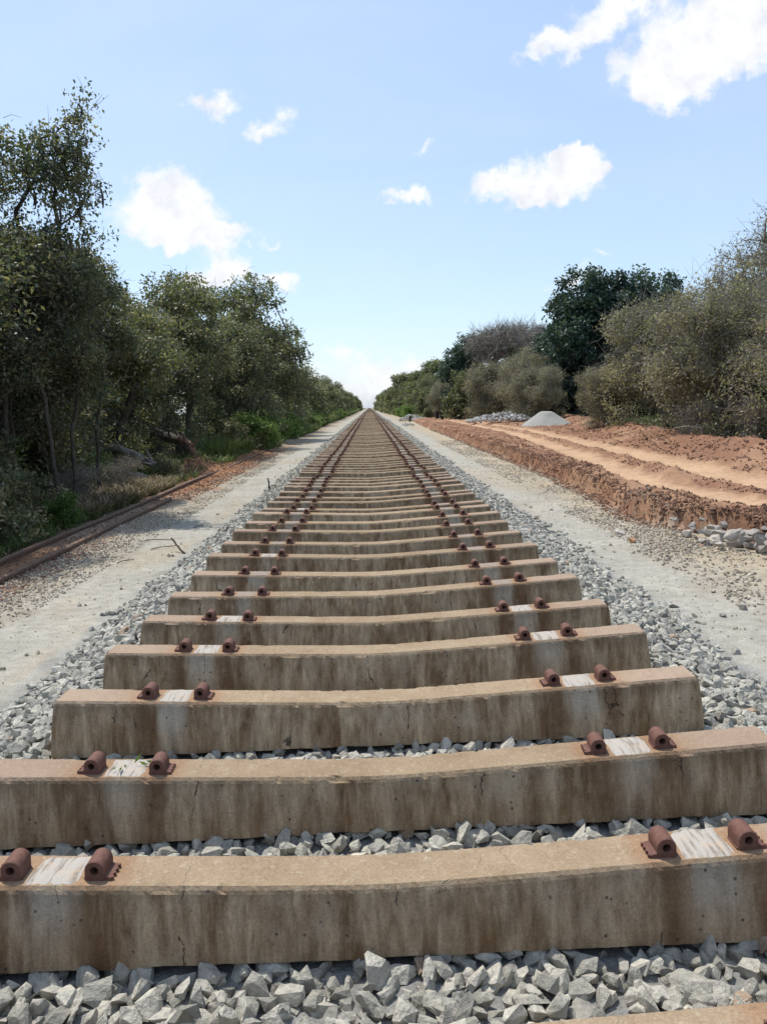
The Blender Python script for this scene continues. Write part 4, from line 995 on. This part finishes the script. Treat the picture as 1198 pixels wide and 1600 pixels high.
# ------------------------------------------------------------------ fallen logs, root, sticks
def log(name, label, cat, pts, r0, r1, mat, n=9, stubs=0, seed=0, group=None):
    r = np.random.default_rng(seed); pts = np.array(pts, float); t_ = np.linspace(0, len(pts) - 1, 14)
    P_ = np.stack([np.interp(t_, np.arange(len(pts)), pts[:, k]) for k in range(3)], 1) + r.normal(0, min(.015, r0 * .2), (14, 3))
    rr = np.linspace(r0, r1, 14) * r.uniform(.92, 1.08, 14)
    ang = np.arange(n) * 2 * np.pi / n; V = []
    for i in range(14):
        d = P_[min(i + 1, 13)] - P_[max(i - 1, 0)]; d /= np.linalg.norm(d); a = np.cross(d, [0, 0, 1.]); a /= np.linalg.norm(a); b_ = np.cross(d, a)
        for q in ang: V.append(P_[i] + (a * math.cos(q) + b_ * math.sin(q)) * rr[i] * (1 + .12 * math.sin(q * 3 + i * .5)))
    F = [(i * n + j, i * n + (j + 1) % n, (i + 1) * n + (j + 1) % n, (i + 1) * n + j) for i in range(13) for j in range(n)]
    V.append(P_[0]); V.append(P_[-1])
    T = [(len(V) - 2, (j + 1) % n, j) for j in range(n)] + [(len(V) - 1, 13 * n + j, 13 * n + (j + 1) % n) for j in range(n)]
    V = np.array(V); Fs = [np.array(F), np.array(T)]
    if stubs:
        s = P_[r.integers(2, 12, stubs)]; d = r.normal(size=(stubs, 3)); d[:, 2] = np.abs(d[:, 2]) + .2; d /= np.linalg.norm(d, axis=1)[:, None]
        m_ = s + d * r.uniform(.15, .5, (stubs, 1)); A_ = tubes(s, m_, np.full(stubs, r1 * .35), np.full(stubs, r1 * .15), 5)
        Fs[0] = np.concatenate([Fs[0], A_[1] + len(V)]); V = np.concatenate([V, A_[0]])
    me = mesh_np(name, V, Fs, True); return tag(obj(name, me, mat), label, cat, group)
log('fallen_log', 'upper of two fallen grey logs above the old rails', 'log', [(-8.0, 20.6, .85), (-6.8, 20.0, .80), (-5.9, 19.6, .45), (-5.35, 19.2, .15)], .12, .09, M_bark_pale, stubs=5, seed=1, group='fallen logs at the forest edge')
log('fallen_log', 'lower of two fallen grey logs above the old rails', 'log', [(-7.6, 18.6, .52), (-6.6, 18.3, .42), (-5.9, 18.1, .22), (-5.25, 18.0, .05)], .10, .08, M_bark_pale, stubs=4, seed=2, group='fallen logs at the forest edge')
log('fallen_tree', 'dark fallen tree trunk with orange torn end beside the red dirt heap', 'log', [(-7.4, 23.8, 1.35), (-6.2, 22.6, 1.0), (-5.5, 21.9, .85), (-5.05, 21.4, .35)], .13, .15, M_bark, stubs=7, seed=3)
log('torn_root', 'orange brown torn root standing on the red dirt heap', 'root', [(-5.45, 21.3, .95), (-5.15, 21.1, .8), (-4.95, 20.9, .45), (-4.8, 20.8, .1)], .07, .11, M_clod, stubs=4, seed=4)
log('wooden_peg', 'short grey wooden peg leaning out of the left ballast edge', 'stick', [(-2.46, 8.9, .16), (-2.40, 8.83, .11), (-2.33, 8.75, .05), (-2.25, 8.68, 0)], .011, .012, M_bark, seed=5)
log('wooden_peg', 'small upright peg further along the left ballast edge', 'stick', [(-2.06, 14.6, .34), (-2.04, 14.6, .25), (-2.03, 14.6, .15), (-2.02, 14.6, .02)], .014, .02, M_bark, seed=6)
for i, (x, y, l_, a, lb) in enumerate([(-2.75, 9.0, .35, .5, 'thin dry stick on the sand left of the leaning peg'), (-2.9, 8.2, .22, .9, 'short dry twig on the left sandy path nearest the camera'), (-3.05, 9.6, .4, .1, 'dry stick in the tree shadow by the old rail'), (-2.6, 10.6, .25, 1.2, 'dry twig beyond the leaning peg')]):
    log('dry_twig', lb, 'stick', [(x, y, .012), (x + l_ * .33 * math.cos(a), y + l_ * .33 * math.sin(a), .03), (x + l_ * .66 * math.cos(a), y + l_ * .66 * math.sin(a) + .02, .02), (x + l_ * math.cos(a), y + l_ * math.sin(a), .015)], .007, .004, M_bark, n=5, stubs=0, seed=10 + i, group='dry sticks on the left path')

# pale crossing dead branches in the right woods
for i, (pts, lb) in enumerate([([(9.4, 20.6, .3), (9.1, 20.2, .75), (8.6, 20.0, .85), (8.2, 19.9, .8)], 'pale forked dead branch poking out over the red berm'), ([(10.6, 19.2, .2), (10.3, 19.0, 1.0), (9.9, 18.9, 1.6), (9.2, 18.8, 1.9)], 'pale bent dead branch right of the forked one'), ([(10.9, 34.0, .2), (10.7, 33.6, 1.1), (10.5, 33.4, 1.9), (10.45, 33.3, 2.4)], 'straight pale branch in the small leaning bush')]):
    log('dead_branch', lb, 'branch', pts, .035, .015, M_bark_pale, n=6, stubs=7, seed=30 + i, group='dead branches at the right woods')

# ------------------------------------------------------------------ boulders and heaps
def boulder(name, label, cat, x, y, s, seed, group=None, z=None, flat=(1, .8, .65), tint=.5, mat=None, rot=None):
    r = np.random.default_rng(seed)
    V_, F_ = rock_variants(1, 16, seed, flat)[0]
    bm = bmesh.new(); vs = [bm.verts.new(v_) for v_ in V_]
    for f_ in F_: bm.faces.new([vs[q] for q in f_])
    bmesh.ops.bevel(bm, geom=list(bm.edges), offset=.03, segments=2, affect='EDGES', profile=.6)
    bmesh.ops.triangulate(bm, faces=bm.faces)
    bmesh.ops.subdivide_edges(bm, edges=[e for e in bm.edges if e.calc_length() > .3], cuts=2, use_grid_fill=True)
    bmesh.ops.recalc_face_normals(bm, faces=bm.faces)
    for v_ in bm.verts:
        p = v_.co * 4; k = fbm(np.array([p.x + p.z * .7 + seed]), np.array([p.y + p.z * .5]), seed, 3)[0] - .5
        v_.co += v_.normal * k * .05
    me = bpy.data.meshes.new(name); bm.to_mesh(me); bm.free()
    a = me.attributes.new('tint', 'FLOAT', 'FACE'); a.data.foreach_set('value', np.full(len(me.polygons), tint, np.float32))
    zz = float(height(np.array([x]), np.array([y]))[0]) if z is None else z
    o = obj(name, me, mat or M_boulder, None, (x, y, zz + s * flat[2] * .45), rot or (r.normal(0, .25), r.normal(0, .25), r.uniform(0, 6.28)), s)
    return tag(o, label, cat, group)
BG = 'boulders in the rock pile by the dirt road'
BL = [
 (4.16, 7.55, .20, 'broad grey boulder with pale sunlit top at the right of the rock pile', .6), (4.45, 7.5, .17, 'rounded brown grey boulder cut by the right border, front of the pile', .3),
 (3.78, 7.95, .13, 'low pale boulder at the front left of the rock pile', .7), (3.95, 7.85, .14, 'dark faced grey boulder in the middle front of the rock pile', .35),
 (3.72, 8.55, .11, 'block shaped stone standing alone at the left end of the rock pile', .6), (4.02, 8.5, .15, 'pointed grey boulder highest on the left half of the pile', .45),
 (4.30, 8.2, .17, 'long sloping grey boulder in the middle of the rock pile', .4), (4.55, 8.1, .16, 'grey boulder at the back right of the rock pile', .5),
]
for i, (x, y, s, lb, t_) in enumerate(BL): boulder('boulder', lb, 'boulder', x, y, s * .95, 200 + i, BG, flat=(1, .8, .7), tint=t_)
r = np.random.default_rng(8)
for i in range(72):
    x = r.uniform(3.62, 4.85); y = 7.15 + r.random() * 1.7 + (.5 if x < 3.9 else 0)
    boulder('broken_rock', 'small broken rock packed among the larger boulders of the roadside pile', 'rock', x, y, r.uniform(.045, .105), 300 + i, 'small rocks in the roadside pile', tint=r.uniform(.2, .8), z=r.uniform(0, .16))
boulder('orange_stone', 'orange stone lying on the pebbles right of the sandy path', 'stone', 3.0, 8.35, .085, 401, tint=.97, flat=(1, .8, .7))
boulder('pale_stone', 'pale flat stone just behind the orange stone', 'stone', 3.02, 8.85, .11, 402, tint=.85, flat=(1, .8, .45))
boulder('dark_stone', 'small dark stone alone on the right sandy path', 'stone', 2.62, 5.35, .045, 403, tint=.15, flat=(1, .7, .6))
boulder('dark_stone', 'dark stone at the right border beyond the ballast toe', 'stone', 2.85, 5.5, .05, 404, tint=.2, flat=(1, .7, .6))
boulder('dark_stone', 'small dark stone alone on the left sandy path', 'stone', -2.62, 6.4, .03, 405, tint=.15, flat=(1, .7, .6))

# gravel heap : smooth trapezoid-like cone of fine aggregate
def heap_mesh(rx, ry, h, seed, plateau=.16):
    n = 90; a = np.linspace(-1.25, 1.25, n); X, Y = np.meshgrid(a, a); d = np.sqrt(X ** 2 + Y ** 2) * (1 + .10 * (fbm(X * 1.5 + 5, Y * 1.5 + 5, seed, 3) - .5))
    Z = h * np.clip((1 - d) / (1 - plateau), -.2, 1); Z = np.where(Z > h * .88, h * .88 + (Z - h * .88) * .5, Z) + .02 * (fbm(X * 14, Y * 14, seed, 3) - .5) + .10 * h * (fbm(X * 3, Y * 3, seed + 3, 3) - .5)
    I = np.arange(n * n).reshape(n, n); F = np.stack([I[:-1, :-1], I[:-1, 1:], I[1:, 1:], I[1:, :-1]], -1).reshape(-1, 4)
    V = np.stack([X.ravel() * rx, Y.ravel() * ry, Z.ravel()], 1); k = (V[F, 2].min(1) > -.15 * h)
    return mesh_np('heap', V, F[k], True)
M_fine = mat_plain("fine_grey_aggregate", (.25, .245, .22), (.38, .37, .335), 45, .95, .6, .02, .15)
tag(obj('gravel_heap', heap_mesh(1.75, 1.5, .98, 3), M_fine, None, (10.15, 42.5, .12), (0, 0, .3)), 'smooth cone of fine grey gravel beside the dirt road', 'gravel heap')
def rubble(name, label, x, y, rx, ry, h, n, s0, s1, seed, mat, kind=None):
    r = np.random.default_rng(seed); a = r.uniform(0, 6.28, n); q = r.random(n) ** .5; X = np.cos(a) * q * rx; Y = np.sin(a) * q * ry
    Z = h * (1 - q ** 1.6) * (.75 + .5 * fbm(X * 1.2 + 9, Y * 1.2, seed, 3)) * r.uniform(.6, 1, n) + .1
    V_, F_, T_ = scatter(RV, np.stack([X, Y, Z], 1), r.uniform(s0, s1, n), r, r.beta(2, 1.4, n) * .9, .6)
    z = float(height(np.array([x]), np.array([y]))[0])
    return tag(obj(name, mesh_np(name, V_, F_, False, [('tint', 'FACE', 'FLOAT', T_)]), mat, None, (x, y, z)), label, 'stone heap', kind=kind)
M_white = mat_stone("pale_rubble", (.30, .29, .27), (.58, .56, .52), None, 20)
rubble('rubble_heap', 'long heap of pale broken stones left of the grey gravel heap', 9.3, 52.5, 2.5, 1.3, .55, 700, .07, .19, 5, M_white, 'stuff')
rubble('rubble_heap', 'small heap of stones beside the track before the far bushes', 4.6, 80, 1.5, 2.0, .6, 220, .08, .22, 6, M_white, 'stuff')
rubble('rubble_heap', 'pale stones behind the two black drums', 9.2, 84, 1.3, 1.3, .7, 160, .1, .22, 7, M_white, 'stuff')
rubble('rubble_heap', 'few white stones on the far right shoulder of the track', 3.1, 60, .5, 4, .1, 40, .06, .13, 8, M_white, 'stuff')

def drum(name, label, x, y, rad, h):
    bm = bmesh.new(); n = 20; prof = [(rad * .0, 0), (rad, 0), (rad, h * .3), (rad * 1.04, h * .33), (rad, h * .36), (rad, h * .64), (rad * 1.04, h * .67), (rad, h * .7), (rad * .98, h), (rad * .9, h), (rad * .9, h * .96), (0, h * .96)]
    rings = [[bm.verts.new((math.cos(6.28318 * k / n) * p, math.sin(6.28318 * k / n) * p, z)) for k in range(n)] for p, z in prof[1:-1]]
    for a_, b_ in zip(rings[:-1], rings[1:]):
        for k in range(n): bm.faces.new((a_[k], a_[(k + 1) % n], b_[(k + 1) % n], b_[k]))
    bm.faces.new(rings[0][::-1]); bm.faces.new(rings[-1])
    me = bpy.data.meshes.new(name); bm.to_mesh(me); bm.free()
    z = float(height(np.array([x]), np.array([y]))[0])
    return tag(obj(name, me, M_black, None, (x, y, z)), label, 'drum', 'two black drums on the dirt road')
M_black = mat_plain("black_drum_paint", (.012, .010, .011), (.03, .024, .024), 8, .6, .2, .005, .4)
drum('black_drum', 'left one of two black drums standing on the far dirt road', 6.72, 74, .19, .72)
drum('black_drum', 'right one of two black drums standing on the far dirt road', 7.20, 74, .19, .72)
log('tree_stump', 'dark stump in front of the small stone heap by the track', 'stump', [(4.15, 77, 0), (4.17, 77, .25), (4.2, 77, .45), (4.22, 77, .6)], .14, .11, M_bark, seed=44)

# sprig on the second sleeper
r = np.random.default_rng(12)
sp_ = empty('grass_sprig', (-.86, 2.415, .412)); tag(sp_, 'torn green sprig lying on the left rail seat of the second sleeper', 'sprig')
for k in range(9):
    lm = leaf_mesh(np.array([[-.045 + .011 * k, -.02 + .006 * k + r.normal(0, .004), .05]]), 1, .006, .04, r, .26, 0, .7, .15, .05); lm.materials.append(M_leaf_bright)
    obj('blade', lm, None, sp_)
